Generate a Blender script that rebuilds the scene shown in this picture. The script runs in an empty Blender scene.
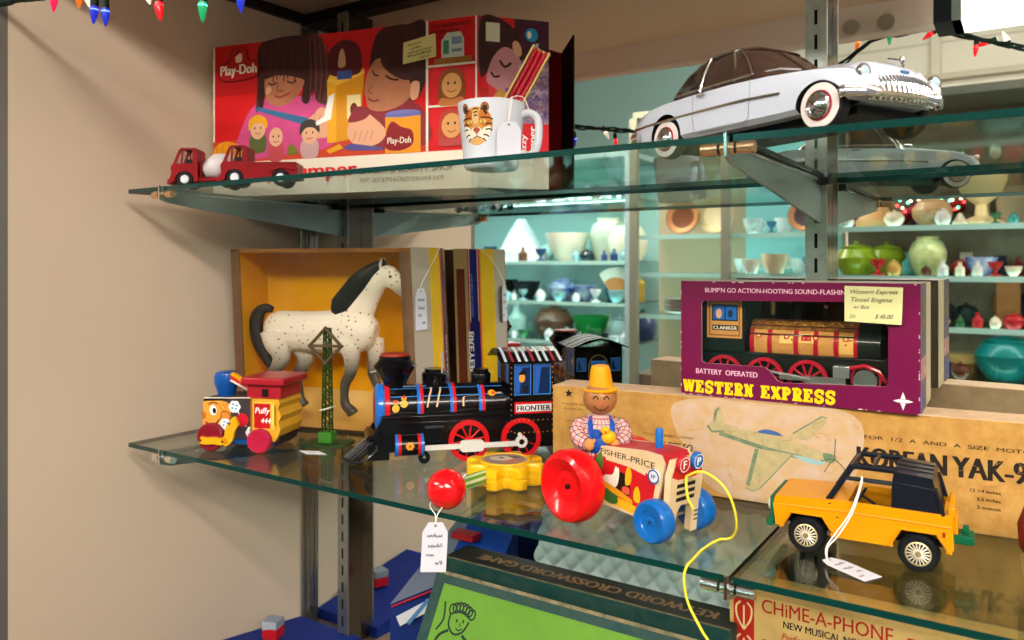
import bpy, bmesh, random
from math import *
from mathutils import Vector, Matrix
from mathutils.geometry import tessellate_polygon
SC = bpy.context.scene
COL = SC.collection
random.seed(7)
PI = pi

# ------------------------------------------------------------------ materials
def lin(h):
    h = h.lstrip('#')
    o = []
    for i in (0, 2, 4):
        c = int(h[i:i+2], 16)/255
        o.append(c/12.92 if c <= .04045 else ((c+.055)/1.055)**2.4)
    return (*o, 1)
_mats = {}
def P(h, r=.5, m=0, coat=0, noise=0, ns=60, spec=.16, h2=None, bump=0):
    """plain painted / printed / plastic material, optionally mottled"""
    k = (h, r, m, coat, noise, ns, spec, h2, bump)
    if k in _mats: return _mats[k]
    mt = bpy.data.materials.new('finish_'+h.lstrip('#')); mt.use_nodes = True
    nt = mt.node_tree; b = nt.nodes['Principled BSDF']
    b.inputs['Base Color'].default_value = lin(h)
    b.inputs['Roughness'].default_value = r
    b.inputs['Metallic'].default_value = m
    b.inputs['Coat Weight'].default_value = coat
    b.inputs['Coat Roughness'].default_value = .08
    b.inputs['Specular IOR Level'].default_value = spec
    if noise or bump:
        tc = nt.nodes.new('ShaderNodeTexCoord'); nz = nt.nodes.new('ShaderNodeTexNoise')
        nz.inputs['Scale'].default_value = ns; nz.inputs['Detail'].default_value = 5
        nz.inputs['Roughness'].default_value = .65
        nt.links.new(tc.outputs['Object'], nz.inputs['Vector'])
    if noise:
        rp = nt.nodes.new('ShaderNodeMapRange')
        rp.inputs['From Min'].default_value = .35; rp.inputs['From Max'].default_value = .68
        rp.inputs['To Max'].default_value = noise
        nt.links.new(nz.outputs['Fac'], rp.inputs['Value'])
        mx = nt.nodes.new('ShaderNodeMix'); mx.data_type = 'RGBA'
        mx.inputs[6].default_value = lin(h); mx.inputs[7].default_value = lin(h2 or '2a2018')
        nt.links.new(rp.outputs[0], mx.inputs[0]); nt.links.new(mx.outputs[2], b.inputs['Base Color'])
    if bump:
        bp = nt.nodes.new('ShaderNodeBump'); bp.inputs['Strength'].default_value = bump
        bp.inputs['Distance'].default_value = .001
        nt.links.new(nz.outputs['Fac'], bp.inputs['Height']); nt.links.new(bp.outputs[0], b.inputs['Normal'])
    _mats[k] = mt
    return mt
def emit(h, s, base=None):
    k = ('emit', h, s)
    if k in _mats: return _mats[k]
    mt = bpy.data.materials.new('lamp_'+h); mt.use_nodes = True
    b = mt.node_tree.nodes['Principled BSDF']
    b.inputs['Base Color'].default_value = lin(base or h)
    b.inputs['Roughness'].default_value = .25
    b.inputs['Emission Color'].default_value = lin(h)
    b.inputs['Emission Strength'].default_value = s
    _mats[k] = mt
    return mt
def thin_glass(name, tint, gloss=1.0, rough=0.0, ior=1.5):
    mt = bpy.data.materials.new(name); mt.use_nodes = True
    nt = mt.node_tree; nt.nodes.clear()
    out = nt.nodes.new('ShaderNodeOutputMaterial'); mx = nt.nodes.new('ShaderNodeMixShader')
    tr = nt.nodes.new('ShaderNodeBsdfTransparent'); gl = nt.nodes.new('ShaderNodeBsdfGlossy')
    tr.inputs[0].default_value = lin(tint); gl.inputs['Roughness'].default_value = rough
    fr = nt.nodes.new('ShaderNodeFresnel'); ge = nt.nodes.new('ShaderNodeNewGeometry')
    mr = nt.nodes.new('ShaderNodeMapRange')            # same reflectance from either side of the sheet
    mr.inputs['To Min'].default_value = ior; mr.inputs['To Max'].default_value = 1/ior
    nt.links.new(ge.outputs['Backfacing'], mr.inputs['Value']); nt.links.new(mr.outputs[0], fr.inputs['IOR'])
    ml = nt.nodes.new('ShaderNodeMath'); ml.operation = 'MULTIPLY'; ml.inputs[1].default_value = gloss
    nt.links.new(fr.outputs[0], ml.inputs[0]); nt.links.new(ml.outputs[0], mx.inputs[0])
    nt.links.new(tr.outputs[0], mx.inputs[1]); nt.links.new(gl.outputs[0], mx.inputs[2])
    nt.links.new(mx.outputs[0], out.inputs[0])
    return mt
GLASS = thin_glass('shelf_glass', 'eef5f1')
GLASS_UP = thin_glass('upper_shelf_glass', 'eef5f1', .38)
FILM = thin_glass('clear_film', 'f4f4f0', .8, .08)
CHROME = P('e8e8e6', .12, 1)
STEEL = P('b9bcba', .28, 1)
BLACK = P('0c0c0e', .3, coat=.3)

# ------------------------------------------------------------------ mesh builder
class MB:
    def __init__(s):
        s.v = []; s.f = []; s.fm = []; s.mats = []; s.M = Matrix()
    def mi(s, m):
        if m not in s.mats: s.mats.append(m)
        return s.mats.index(m)
    def add(s, vs, fs, m):
        b = len(s.v); k = s.mi(m)
        s.v += [tuple(s.M @ Vector(p)) for p in vs]
        for f in fs:
            s.f.append([i+b for i in f]); s.fm.append(k)
        return s
    def box(s, x0, x1, y0, y1, z0, z1, m):
        v = [(x, y, z) for z in (z0, z1) for y in (y0, y1) for x in (x0, x1)]
        return s.add(v, [(0,2,3,1),(4,5,7,6),(0,1,5,4),(2,6,7,3),(0,4,6,2),(1,3,7,5)], m)
    def prism(s, pts, h0, h1, m, axis='y', m2=None):
        """polygon extruded; axis y: pts are (x,z); x: (y,z); z: (x,y)"""
        n = len(pts)
        mk = {'y': lambda p, h: (p[0], h, p[1]), 'x': lambda p, h: (h, p[0], p[1]), 'z': lambda p, h: (p[0], p[1], h)}[axis]
        v = [mk(p, h0) for p in pts]+[mk(p, h1) for p in pts]
        s.add(v, [list(range(n))[::-1], [i+n for i in range(n)]], m)
        return s.add(v, [(i, (i+1) % n, (i+1) % n+n, i+n) for i in range(n)], m2 or m)
    def loft(s, rings, m, cap=True, close=False):
        n = len(rings[0]); v = [p for r in rings for p in r]; f = []
        for k in range(len(rings)-1+(1 if close else 0)):
            a = k*n; b = ((k+1) % len(rings))*n
            for i in range(n):
                j = (i+1) % n
                f.append((a+i, a+j, b+j, b+i))
        if cap and not close:
            f.append(list(range(n))[::-1]); f.append([(len(rings)-1)*n+i for i in range(n)])
        return s.add(v, f, m)
    def lathe(s, prof, m, seg=28, c=(0, 0, 0), axis='z', sy=1, cap=True):
        rings = []
        for r, h in prof:
            ring = []
            for i in range(seg):
                a = 2*PI*i/seg; x, y = max(r, 1e-5)*cos(a), max(r, 1e-5)*sin(a)*sy
                p = {'z': (x, y, h), 'y': (x, h, y), 'x': (h, x, y)}[axis]
                ring.append((p[0]+c[0], p[1]+c[1], p[2]+c[2]))
            rings.append(ring)
        return s.loft(rings, m, cap)
    def tube(s, pts, r, m, seg=8, flat=1, cap=True):
        pts = [Vector(p) for p in pts]; rings = []; up = None
        for i, p in enumerate(pts):
            t = (pts[min(i+1, len(pts)-1)]-pts[max(i-1, 0)])
            if t.length < 1e-9: t = Vector((0, 0, 1))
            t.normalize()
            if up is None:
                up = Vector((0, 0, 1)) if abs(t.z) < .9 else Vector((0, 1, 0))
            u = up-t*up.dot(t)
            if u.length < 1e-6: u = t.orthogonal()
            u.normalize(); w = t.cross(u); up = u
            rr = r[i] if isinstance(r, (list, tuple)) else r
            ra, rb = rr if isinstance(rr, (list, tuple)) else (rr, rr*flat)
            rings.append([tuple(p+w*(rb*cos(2*PI*k/seg))+u*(ra*sin(2*PI*k/seg))) for k in range(seg)])
        return s.loft(rings, m, cap)
    def cyl(s, a, b, r, m, seg=16):
        return s.tube([a, b], r, m, seg)
    def ell(s, c, r, m, seg=18, rings=12):
        if not isinstance(r, (tuple, list)): r = (r, r, r)
        R = []
        for i in range(rings+1):
            a = PI*i/rings
            R.append([(c[0]+r[0]*max(sin(a), .002)*cos(2*PI*k/seg), c[1]+r[1]*max(sin(a), .002)*sin(2*PI*k/seg), c[2]-r[2]*cos(a)) for k in range(seg)])
        return s.loft(R, m)
    def build(s, name, parent=None, bev=0, seg=2, ang=38, label=None, smooth=True):
        me = bpy.data.meshes.new(name); me.from_pydata(s.v, [], s.f)
        for m in s.mats: me.materials.append(m)
        for p, k in zip(me.polygons, s.fm): p.material_index = k
        bm = bmesh.new(); bm.from_mesh(me)
        bmesh.ops.recalc_face_normals(bm, faces=bm.faces)
        bm.to_mesh(me); bm.free()
        if smooth:
            for p in me.polygons: p.use_smooth = True
            me.set_sharp_from_angle(angle=radians(ang))
        o = bpy.data.objects.new(name, me); COL.objects.link(o)
        if parent: o.parent = parent
        if bev:
            b = o.modifiers.new('edge', 'BEVEL'); b.width = bev; b.segments = seg; b.limit_method = 'ANGLE'; b.angle_limit = radians(40)
        if label: o['label'] = label
        return o
def bake(o):
    """apply an object's modifiers into its mesh"""
    bpy.context.view_layer.update()
    ev = o.evaluated_get(bpy.context.evaluated_depsgraph_get())
    me = bpy.data.meshes.new_from_object(ev); o.modifiers.clear(); o.data = me
    return o
def _vol(me):
    bm = bmesh.new(); bm.from_mesh(me); v = abs(bm.calc_volume()); bm.free(); return v
def cut(o, cutters):
    for c in cutters:
        keep = o.data.copy(); v0 = _vol(keep)
        for sol in ('EXACT', 'FAST'):
            o.data = keep.copy()
            b = o.modifiers.new('cut', 'BOOLEAN'); b.operation = 'DIFFERENCE'; b.object = c; b.solver = sol
            if sol == 'EXACT': b.material_mode = 'TRANSFER'
            bake(o); v1 = _vol(o.data)
            if .3*v0 < v1 < v0*.9999: break
        else: o.data = keep
    for c in cutters: bpy.data.objects.remove(c)
    for p in o.data.polygons: p.use_smooth = True
    o.data.set_sharp_from_angle(angle=radians(38))
    return o
def meld(o, vox, it=6, fac=.5):
    """fuse overlapping tubes into one continuous skin"""
    r = o.modifiers.new('r', 'REMESH'); r.mode = 'VOXEL'; r.voxel_size = vox
    sm = o.modifiers.new('s', 'SMOOTH'); sm.iterations = it; sm.factor = fac
    mats = list(o.data.materials); bake(o)
    o.data.materials.clear(); o.data.materials.append(mats[0])
    for p in o.data.polygons: p.use_smooth = True; p.material_index = 0
    return o

def tag(o, label, cat=None, group=None, kind=None):
    o['label'] = label
    if cat: o['category'] = cat
    if group: o['group'] = group
    if kind: o['kind'] = kind
    return o
def thing(name, label, cat, loc=(0, 0, 0), rz=0, group=None):
    o = bpy.data.objects.new(name, None); COL.objects.link(o)
    o.location = loc; o.rotation_euler = (0, 0, radians(rz)); o.empty_display_size = .02
    return tag(o, label, cat, group)
def struct(o, label=None):
    o['kind'] = 'structure'
    if label: o['label'] = label
    return o
def spline(pts, n=6, closed=False):
    """Catmull-Rom through points (2-D or 3-D)"""
    pts = [Vector(p) for p in pts]; N = len(pts); out = []
    for i in range(N if closed else N-1):
        if closed: p0, p1, p2, p3 = pts[i-1], pts[i], pts[(i+1) % N], pts[(i+2) % N]
        else: p0, p1, p2, p3 = pts[max(i-1, 0)], pts[i], pts[i+1], pts[min(i+2, N-1)]
        for k in range(n):
            t = k/n
            out.append(.5*((2*p1)+(p2-p0)*t+(2*p0-5*p1+4*p2-p3)*t*t+(3*p1-p0-3*p2+p3)*t**3))
    if not closed: out.append(pts[-1])
    return [tuple(p) for p in out]

# ------------------------------------------------------------------ printed artwork
_txt = {}
def text_mesh(s, bold):
    k = (s, bold)
    if k not in _txt:
        cu = bpy.data.curves.new('t', 'FONT'); cu.body = s; cu.size = 1; cu.offset = bold; cu.resolution_u = 3
        ob = bpy.data.objects.new('t', cu); me = ob.to_mesh()
        vs = [(v.co.x, v.co.y) for v in me.vertices]; fs = [list(p.vertices) for p in me.polygons]
        ob.to_mesh_clear(); bpy.data.objects.remove(ob); bpy.data.curves.remove(cu)
        x0 = min(v[0] for v in vs); x1 = max(v[0] for v in vs)
        _txt[k] = ([(v[0]-x0, v[1]) for v in vs], fs, x1-x0)
    return _txt[k]
# slab-serif capitals on a 0..1 high grid: vertical stems get serifs
class Art:
    """flat printing laid onto a face: f(x, y, h) gives the point h above the face"""
    def __init__(s, mb, f, eps=.00004):
        s.mb = mb; s.f = f; s.h = 1; s.eps = min(eps, .000014); s.maxe = None; s.ky = 1
    def raw(s, vs, fs, m):
        s.mb.add([s.f(x, y, s.h*s.eps) for x, y in vs], fs, m); s.h += 1
    def poly(s, pts, m):
        pts = [(p[0], p[1]) for p in pts]
        tri = tessellate_polygon([[Vector((x, y, 0)) for x, y in pts]])
        fs = [list(t) for t in tri]
        if s.maxe:                                       # small pieces where the face is curved
            todo, fs = fs, []
            while todo:
                a, b, c = todo.pop(); best = None
                for i, j, k in ((a, b, c), (b, c, a), (c, a, b)):
                    L = hypot(pts[i][0]-pts[j][0], (pts[i][1]-pts[j][1])*s.ky)
                    if best is None or L > best[0]: best = (L, i, j, k)
                if best[0] <= s.maxe: fs.append([a, b, c]); continue
                L, i, j, k = best; pts.append(((pts[i][0]+pts[j][0])/2, (pts[i][1]+pts[j][1])/2)); n = len(pts)-1
                todo += [[i, n, k], [n, j, k]]
        s.raw(pts, fs, m)
    def rect(s, x0, y0, x1, y1, m): s.poly([(x0, y0), (x1, y0), (x1, y1), (x0, y1)], m)
    def ell(s, cx, cy, rx, ry, m, rot=0, n=22):
        c, d = cos(rot), sin(rot)
        s.poly([(cx+rx*cos(t)*c-ry*sin(t)*d, cy+rx*cos(t)*d+ry*sin(t)*c) for t in [2*PI*i/n for i in range(n)]], m)
    def blob(s, pts, m, n=5): s.poly(spline(pts, n, True), m)
    def line(s, pts, w, m, smooth=0):
        if smooth: pts = spline(pts, smooth)
        pts = [Vector((p[0], p[1])) for p in pts]; vs = []; fs = []
        for i, p in enumerate(pts):
            t = pts[min(i+1, len(pts)-1)]-pts[max(i-1, 0)]
            t = t.normalized() if t.length > 0 else Vector((1, 0)); n = Vector((-t.y, t.x))*w/2
            vs += [tuple(p+n), tuple(p-n)]
        fs = [(2*i, 2*i+1, 2*i+3, 2*i+2) for i in range(len(pts)-1)]
        s.raw(vs, fs, m)
    def ring(s, cx, cy, rx, ry, w, m, rot=0):
        c, d = cos(rot), sin(rot)
        s.line([(cx+rx*cos(t)*c-ry*sin(t)*d, cy+rx*cos(t)*d+ry*sin(t)*c) for t in [2*PI*i/24 for i in range(25)]], w, m)
    def text(s, t, x, y, h, m, w=None, bold=.0, al='l', rot=0, shear=0):
        """h = capital height, w = whole width"""
        vs, fs, W = text_mesh(t, 0); k = h/.7; kx = (w/W) if w else k
        off = {'l': 0, 'c': -.5, 'r': -1}[al]*W*kx; c, d = cos(rot), sin(rot)
        for sx in ((-1, -.33, .33, 1) if bold else (0,)):     # heavier strokes: the word struck several times side by side
            o = []
            for a, b in vs:
                X = a*kx+off+b*k*shear+sx*bold*k*1.25; Y = b*k
                o.append((x+X*c-Y*d, y+X*d+Y*c))
            s.raw(o, fs, m)
    def star(s, x, y, r, m, n=5, inner=.42, rot=PI/2):
        s.poly([(x+(r if i % 2 == 0 else r*inner)*cos(rot+PI*i/n), y+(r if i % 2 == 0 else r*inner)*sin(rot+PI*i/n)) for i in range(2*n)], m)
    def scrawl(s, x, y, w, h, m, n=9, lw=.0006, seed=1):
        """a line of cursive handwriting"""
        R = random.Random(seed); p = []
        for i in range(n*2+1):
            p.append((x+w*i/(n*2)+R.uniform(-.2, .2)*w/n, y+(h*(R.choice([.5, .6, 1, .55])) if i % 2 else R.uniform(-.1, .1)*h)))
        s.line(p, lw, m, 3)
    def slab(s, t, x, y, h, m, adv, sw):
        """blocky slab-serif capitals"""
        for ch in t:
            if ch != ' ': s._slab(ch, x, y, h, adv*.92, m, sw)
            x += adv*(.62 if ch == ' ' else 1.28 if ch == 'W' else 1)
    def _slab(s, ch, x, y, h, w, m, k):
        q = h*.17
        if ch == 'W': w *= 1.32
        def R(a, b, c, d): s.rect(x+a, y+b, x+c, y+d, m)
        def L(a, b, c, d, kk=k): s.line([(x+a, y+b), (x+c, y+d)], kk, m)
        if ch in 'EFRPNX': pass
        if ch in 'ERP': R(w*.1, 0, w*.1+k, h)
        if ch == 'E':
            R(0, 0, w*.95, q); R(0, h-q, w*.92, h); R(w*.1, h*.42, w*.62, h*.58)
            R(w*.95-k*.6, 0, w*.95, h*.36); R(w*.92-k*.6, h*.66, w*.92, h); R(w*.62-k*.35, h*.32, w*.62+k*.1, h*.68)
        if ch == 'S':
            s.line([(x+w*.86, y+h*.72), (x+w*.7, y+h*.9), (x+w*.4, y+h*.92), (x+w*.18, y+h*.75), (x+w*.3, y+h*.56), (x+w*.68, y+h*.44), (x+w*.8, y+h*.25), (x+w*.6, y+h*.08), (x+w*.3, y+h*.1), (x+w*.12, y+h*.3)], k*.85, m, 4)
            R(w*.82, h*.62, w*.93, h); R(w*.05, 0, w*.16, h*.38)
        if ch == 'T':
            R(w*.5-k/2, 0, w*.5+k/2, h); R(0, h-q, w, h); R(0, h*.62, k*.6, h); R(w-k*.6, h*.62, w, h); R(w*.22, 0, w*.78, q)
        if ch in 'RP':
            R(0, 0, w*.1+k+w*.1, q); R(0, h-q, w*.5, h)
            s.line([(x+w*.3, y+h*.91), (x+w*.6, y+h*.9), (x+w*.8, y+h*.72), (x+w*.62, y+h*.5), (x+w*.3, y+h*.47)], k*.8, m, 4)
            if ch == 'R': L(w*.5, h*.48, w*.78, h*.05); R(w*.66, 0, w, q)
        if ch == 'N':
            R(w*.12, 0, w*.12+k*.6, h); R(w*.84-k*.6, 0, w*.84, h); L(w*.16, h*.97, w*.8, h*.03, k*1.1)
            R(0, 0, w*.4, q); R(0, h-q, w*.34, h); R(w*.62, h-q, w, h)
        if ch == 'X':
            L(w*.18, h*.95, w*.82, h*.05, k*1.15); L(w*.82, h*.95, w*.18, h*.05, k*.7)
            for a in (0, .6):
                R(w*a, 0, w*(a+.4), q); R(w*a, h-q, w*(a+.4), h)
        if ch == 'W':
            L(w*.12, h*.95, w*.3, h*.03); L(w*.3, h*.03, w*.5, h*.9, k*.7); L(w*.5, h*.9, w*.7, h*.03); L(w*.7, h*.03, w*.88, h*.95, k*.7)
            R(0, h-q, w*.27, h); R(w*.37, h-q, w*.63, h); R(w*.75, h-q, w, h)
def plane(o, ux, uy, n=None):
    o, ux, uy = Vector(o), Vector(ux), Vector(uy); n = Vector(n) if n else ux.cross(uy)
    return lambda x, y, h: tuple(o+ux*x+uy*y+n*h)

# ------------------------------------------------------------------ view, world, lamps
cam = bpy.data.cameras.new('camera'); co = bpy.data.objects.new('camera', cam); COL.objects.link(co)
co.rotation_euler = (PI/2, 0, .5845)
cam.sensor_width = 36; cam.lens = 27.712; cam.shift_y = -.055; cam.clip_start = .02
cam.dof.use_dof = True; cam.dof.focus_distance = .80; cam.dof.aperture_fstop = 9
SC.camera = co
vs = SC.view_settings
vs.view_transform = 'Standard'; vs.look = 'None'; vs.gamma = 1; vs.use_curve_mapping = False; vs.exposure = .22
SC.cycles.max_bounces = 14; SC.cycles.transparent_max_bounces = 40; SC.cycles.glossy_bounces = 8
SC.cycles.sample_clamp_indirect = 6
w = bpy.data.worlds.new('world'); SC.world = w; w.use_nodes = True
w.node_tree.nodes['Background'].inputs[0].default_value = (1, .97, .93, 1)
w.node_tree.nodes['Background'].inputs[1].default_value = .30
LAMP1, SHOP_FILL, LAMP3 = 68, 60, 6
# ================================================================== the display case
YF, YB, YM, XW, XL, XJ = .597, .917, .944, -1.051, -1.011, -.1935
ZT, ZS = .0993, -.24            # top faces of the two glass shelves
DECK = -.630
BEIGE = P('d8c5ae', .6, noise=.12, ns=3, h2='b09c88')
o = struct(MB().box(XW-.025, XW, .466, .97, -.62, .43, BEIGE).build('wall_left'), 'beige painted side panel of the display case')
mir = bpy.data.materials.new('mirror_silver'); mir.use_nodes = True
b = mir.node_tree.nodes['Principled BSDF']; b.inputs['Metallic'].default_value = 1; b.inputs['Roughness'].default_value = 0
b.inputs['Base Color'].default_value = (.86, .90, .88, 1)
struct(MB().box(XW+.008, 1.0, YM, YM+.006, DECK, .408, mir).build('wall_back'), 'mirrored back of the display case behind the glass shelves')
struct(MB().box(-1.076, 1.0, .44, .97, .427, .45, P('e0c8b0', .7)).build('ceiling'), 'beige ceiling of the display case')
hd = MB().box(XW, 1.0, .468, .482, .377, .427, P('eadcd2', .35))
hd.cyl((XW, .475, .378), (1.0, .475, .378), .008, P('eadcd2', .35))
struct(hd.build('trim_1'), 'grey metal header along the top front of the case')
for x in (-.252, -.199):
    m = MB(); m.lathe([(.0, -.004), (.0115, -.004), (.013, .0), (.013, .004), (.0, .004)], STEEL, 24, (x, .488, .391), 'y')
    m.build('header_disc', bpy.data.objects['trim_1'])
m = MB().box(XW-.028, XW-.0, .452, .466, -.62, .45, P('7c7a76', .4, .4))
m.box(XW-.028, XW-.012, .448, .453, -.62, .45, P('b4b0aa', .4, .3))
struct(m.build('trim_2'), 'grey metal strip on the front edge of the side panel')
m = MB().box(XW, XW+.018, .934, .944, DECK, .405, P('8c8a80', .18, .9)); m.box(XW+.001, XW+.006, .926, .934, DECK, .405, P('d8d6cc', .2, .9))
struct(m.build('trim_3', bev=.001), 'chrome channel in the back corner of the case')
m = MB().box(XW, 1.0, .930, .944, .408, .427, P('221c18', .4)); m.box(XW, XW+.010, .482, .944, .411, .427, P('2a221d', .4))
struct(m.build('trim_4'), 'dark channel along the top of the mirror and side panel')
struct(MB().box(XW, 1.0, .466, .95, -.66, DECK, P('16308a', .65, noise=.3, ns=30, h2='0c1f60')).build('floor_1'), 'blue covered deck at the bottom of the case')
struct(MB().box(1.0, 1.02, .466, .97, -.62, .43, BEIGE).build('wall_right'), 'far side panel of the display case')

EDGE = P('04332f', .12, coat=.25, spec=.4)
def shelf(x0, x1, zt, label):
    m = MB(); z0 = zt-.0055; GL_S = GLASS_UP if zt > 0 else GLASS
    v = [(x, y, z) for z in (z0, zt) for y in (YF, YB) for x in (x0, x1)]
    m.add(v, [(0, 2, 3, 1), (4, 5, 7, 6)], GL_S)
    m.add(v, [(0, 1, 5, 4), (2, 6, 7, 3)], EDGE); m.add(v, [(0, 4, 6, 2), (1, 3, 7, 5)], P('050a09', .3))
    return tag(m.build('glass_shelf', smooth=False), label, 'shelf', 'glass shelves of the display case')
shelf(XL, XJ-.0015, ZT, 'upper green-edged glass shelf carrying the red box and mug')
shelf(XJ+.0015, .75, ZT, 'upper glass shelf right of the bracket, under the front wheels of the white car')
shelf(XL, XJ-.0015, ZS, 'lower glass shelf under the black locomotive and red tractor')
shelf(XJ+.0015, .75, ZS, 'lower glass shelf under the yellow off-road toy car')

def standard(x, label):
    t = thing('shelf_standard', label, 'shelf standard', (x, YM, 0), 0, 'slotted metal standards against the mirror')
    m = MB(); met = P('a9ada6', .3, .85, noise=.25, ns=90, h2='4a4c48')
    m.box(-.0115, .0115, -.030, -.0275, DECK, .408, met)
    sid = P('6c6458', .12, .9); m.box(-.0115, -.0095, -.0275, -.0005, DECK, .408, sid); m.box(.0095, .0115, -.0275, -.0005, DECK, .408, sid)
    m.build('channel', t)
    k = MB(); z = -.615
    while z < .40:
        k.box(-.0016, .0016, -.0306, -.0299, z, z+.016, P('060606', .8)); z += .0275
    k.build('slot_row', t)
    return t
standard(-.934, 'slotted metal shelf standard at the corner behind the red box')
standard(-.201, 'slotted metal shelf standard rising above the purple box')
def bracket(x, zs, label):
    """tapering blade hooked on a standard, with a chrome clip at the front"""
    zb = zs-.0052
    t = thing('shelf_bracket', label, 'bracket', (x, YM-.03, zb), 0, 'steel brackets under the glass shelves')
    L = -(YM-.03-YF)-.004
    m = MB(); m.prism([(0, -.004), (0, -.050), (L+.012, -.016), (L, -.012), (L, .0042)], -.0012, .0012, P('8fa09c', .3, .75), 'x')
    m.build('blade', t)
    m = MB(); m.box(-.003, .003, L+.05, -.004, -.0045, -.002, P('a9b2ae', .25, .8)); m.build('flange', t)
    m = MB(); reflected_tint = P('d9b48c', .2, .9)  # warm reflection painted into the colour of the upper chrome clips
    for a, c in ((-.021, -.0075), (-.0055, .0055), (.0075, .021)):
        m.cyl((a, L+.006, -.0052), (c, L+.006, -.0052), .0047, reflected_tint if zs > 0 else CHROME, 14)
    for a in (-.0065, .0065): m.cyl((a-.001, L+.006, -.0052), (a+.001, L+.006, -.0052), .0038, P('151311', .4), 12)
    m.box(-.0012, .0012, L-.001, L+.001, -.012, .0062, CHROME)
    m.build('clip', t)
    m = MB()
    for a in (-.008, .008): m.box(a-.006, a+.006, -.024, -.008, -.008, -.001, P('14110f', .6))
    m.build('rubber_rest', t)
bracket(-.934, ZT, 'steel bracket under the upper shelf near the side panel')
bracket(-.1965, ZT, 'tapering steel bracket under the upper shelf below the white car')
bracket(-.934, ZS, 'steel bracket under the lower shelf below the wooden train')
bracket(-.1965, ZS, 'steel bracket under the lower shelf at the glass joint by the yellow cord')

# ------------------------------------------------------------------ string of coloured mini lights on the header
BULBS = {'r': ('e0101c', 'ff2a30'), 'p': ('d81850', 'ff4a80'), 'o': ('e06010', 'ff9040'), 'g': ('0a9058', '50ffb0'), 'b': ('1828b0', '5070ff'), 'c': ('f0d8c0', 'ffe8c8')}
sl = thing('string_light', 'green-wired string of coloured mini bulbs hanging along the case header', 'string lights', (0, .450, .36))
wire = P('0d1f18', .45)
SAG = [(-1.05, -.045), (-.9, -.060), (-.737, -.085), (-.6, -.108), (-.5, -.115), (-.38, -.07), (-.27, -.016), (-.223, .0195), (-.134, .02), (-.0745, -.006), (-.012, -.031), (.1, -.03), (.3, -.01), (.6, -.02)]
def strand(ph, amp):
    pts = []
    for i in range(61):
        x = -1.04+1.55*i/60
        z = next(z0+(z1-z0)*(x-x0)/(x1-x0) for (x0, z0), (x1, z1) in zip(SAG, SAG[1:]) if x <= x1)
        pts.append((x, .004*cos(i*1.9+ph), z+.0034*sin(i*1.9+ph)+amp))
    return pts
m = MB()
for ph, am in ((0, 0), (2.1, .001), (4.2, -.001)): m.tube(spline(strand(ph, am), 2), .0021, wire, 6)
m.build('wire', sl)
def bulb(x, y, z, kind, ang=(0, 0)):
    q = Matrix.Translation((x, y, z)) @ Matrix.Rotation(ang[0], 4, 'Y') @ Matrix.Rotation(ang[1], 4, 'X')
    m = MB(); m.M = q
    a, c = BULBS[kind]
    m.lathe([(.0020, -.008), (.0038, -.008), (.0041, -.0150), (.0031, -.0205), (.0012, -.0265), (.0001, -.028)], emit(a, .6, a), 12)
    m.ell((0, 0, -.0125), (.0043, .0043, .0030), emit(c, 3.5), 10, 6)
    ob = m.build('bulb', sl)
    s2 = MB(); s2.M = q; s2.lathe([(.001, .003), (.0040, .002), (.0043, -.0092), (.001, -.0095)], wire, 10); s2.build('bulb_socket', ob)
for x, z, k, a in ((-.899, -.067, 'p', .1), (-.846, -.072, 'o', .1), (-.836, -.076, 'c', -.3), (-.817, -.094, 'b', .1), (-.798, -.100, 'b', -.05), (-.731, -.095, 'c', -.5), (-.705, -.111, 'r', -.15),
                   (-.635, -.123, 'g', 0), (-.582, -.124, 'b', -.05), (-.245, .016, 'o', .3), (-.200, .0196, 'g', 0), (-.128, .008, 'r', 1.0), (-.122, .014, 'r', 1.4), (-.100, -.007, 'c', 2.9), (-.0745, -.018, 'r', .1),
                   (-.050, -.022, 'r', 1.3), (-.030, -.036, 'c', 2.75)):
    bulb(x, -.004, z+.012, k, (a, 0))
# ================================================================== upper shelf
# ---- red craft-kit carton with an open end flap
RED = P('d8161c', .4, coat=.08); RED2 = P('c01418', .4, coat=.08); CREAM = P('efe4d2', .45); SKIN = P('c07c5a', .5, noise=.35, ns=35, h2='9a5a40'); SKIN2 = P('94503a', .5); SKIN3 = P('e0a684', .5)
HAIR = P('3a1c1a', .5, noise=.4, ns=50, h2='5c302c'); HAIR2 = P('5e3330', .5, noise=.5, ns=50, h2='3a1c1c'); PINK = P('d8508c', .5, noise=.4, ns=30, h2='b03a78'); YEL = P('e8a51c', .4); MAROON = P('5e1a22', .5); KRAFT = P('9a7048', .8, noise=.3, ns=40); DKKRAFT = P('4a2c18', .8, noise=.3, ns=40)
WHITE = P('f2f0ec', .4); INK = P('151312', .5); BLUEP = P('3a6a98', .5); TABLE = P('d04426', .45, noise=.3, ns=40, h2='b8321e'); PURP = P('4a2034', .5)
t = thing('craft_kit_box', 'large red box picturing two children at play, end flap open, on the upper shelf', 'toy box', (-1.026, .739, ZT), 12.53)
BL, BH, BD = .4316, .2248, .098
m = MB()
m.box(0, BL, 0, .0015, 0, BH, RED); m.box(0, BL, BD-.0015, BD, 0, BH, KRAFT); m.box(0, .0015, .0015, BD-.0015, 0, BH, CREAM)
m.box(.0015, BL, .0015, BD-.0015, BH-.0015, BH, RED); m.box(.0015, BL, .0015, BD-.0015, 0, .0015, CREAM)
m.build('carton', t)
m = MB(); A = Art(m, plane((0, -.0001, 0), (1, 0, 0), (0, 0, 1), (0, -1, 0)), .00003)
A.rect(0, 0, BL, .0505, CREAM)
A.rect(0, .0505, BL, BH, RED)
A.rect(0, .15, .12, BH, RED2)
A.rect(0, 0, .0028, BH, CREAM)
A.poly([(.0, .0505), (.358, .0505), (.358, .086), (.2, .09), (.0, .082)], TABLE)
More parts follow.
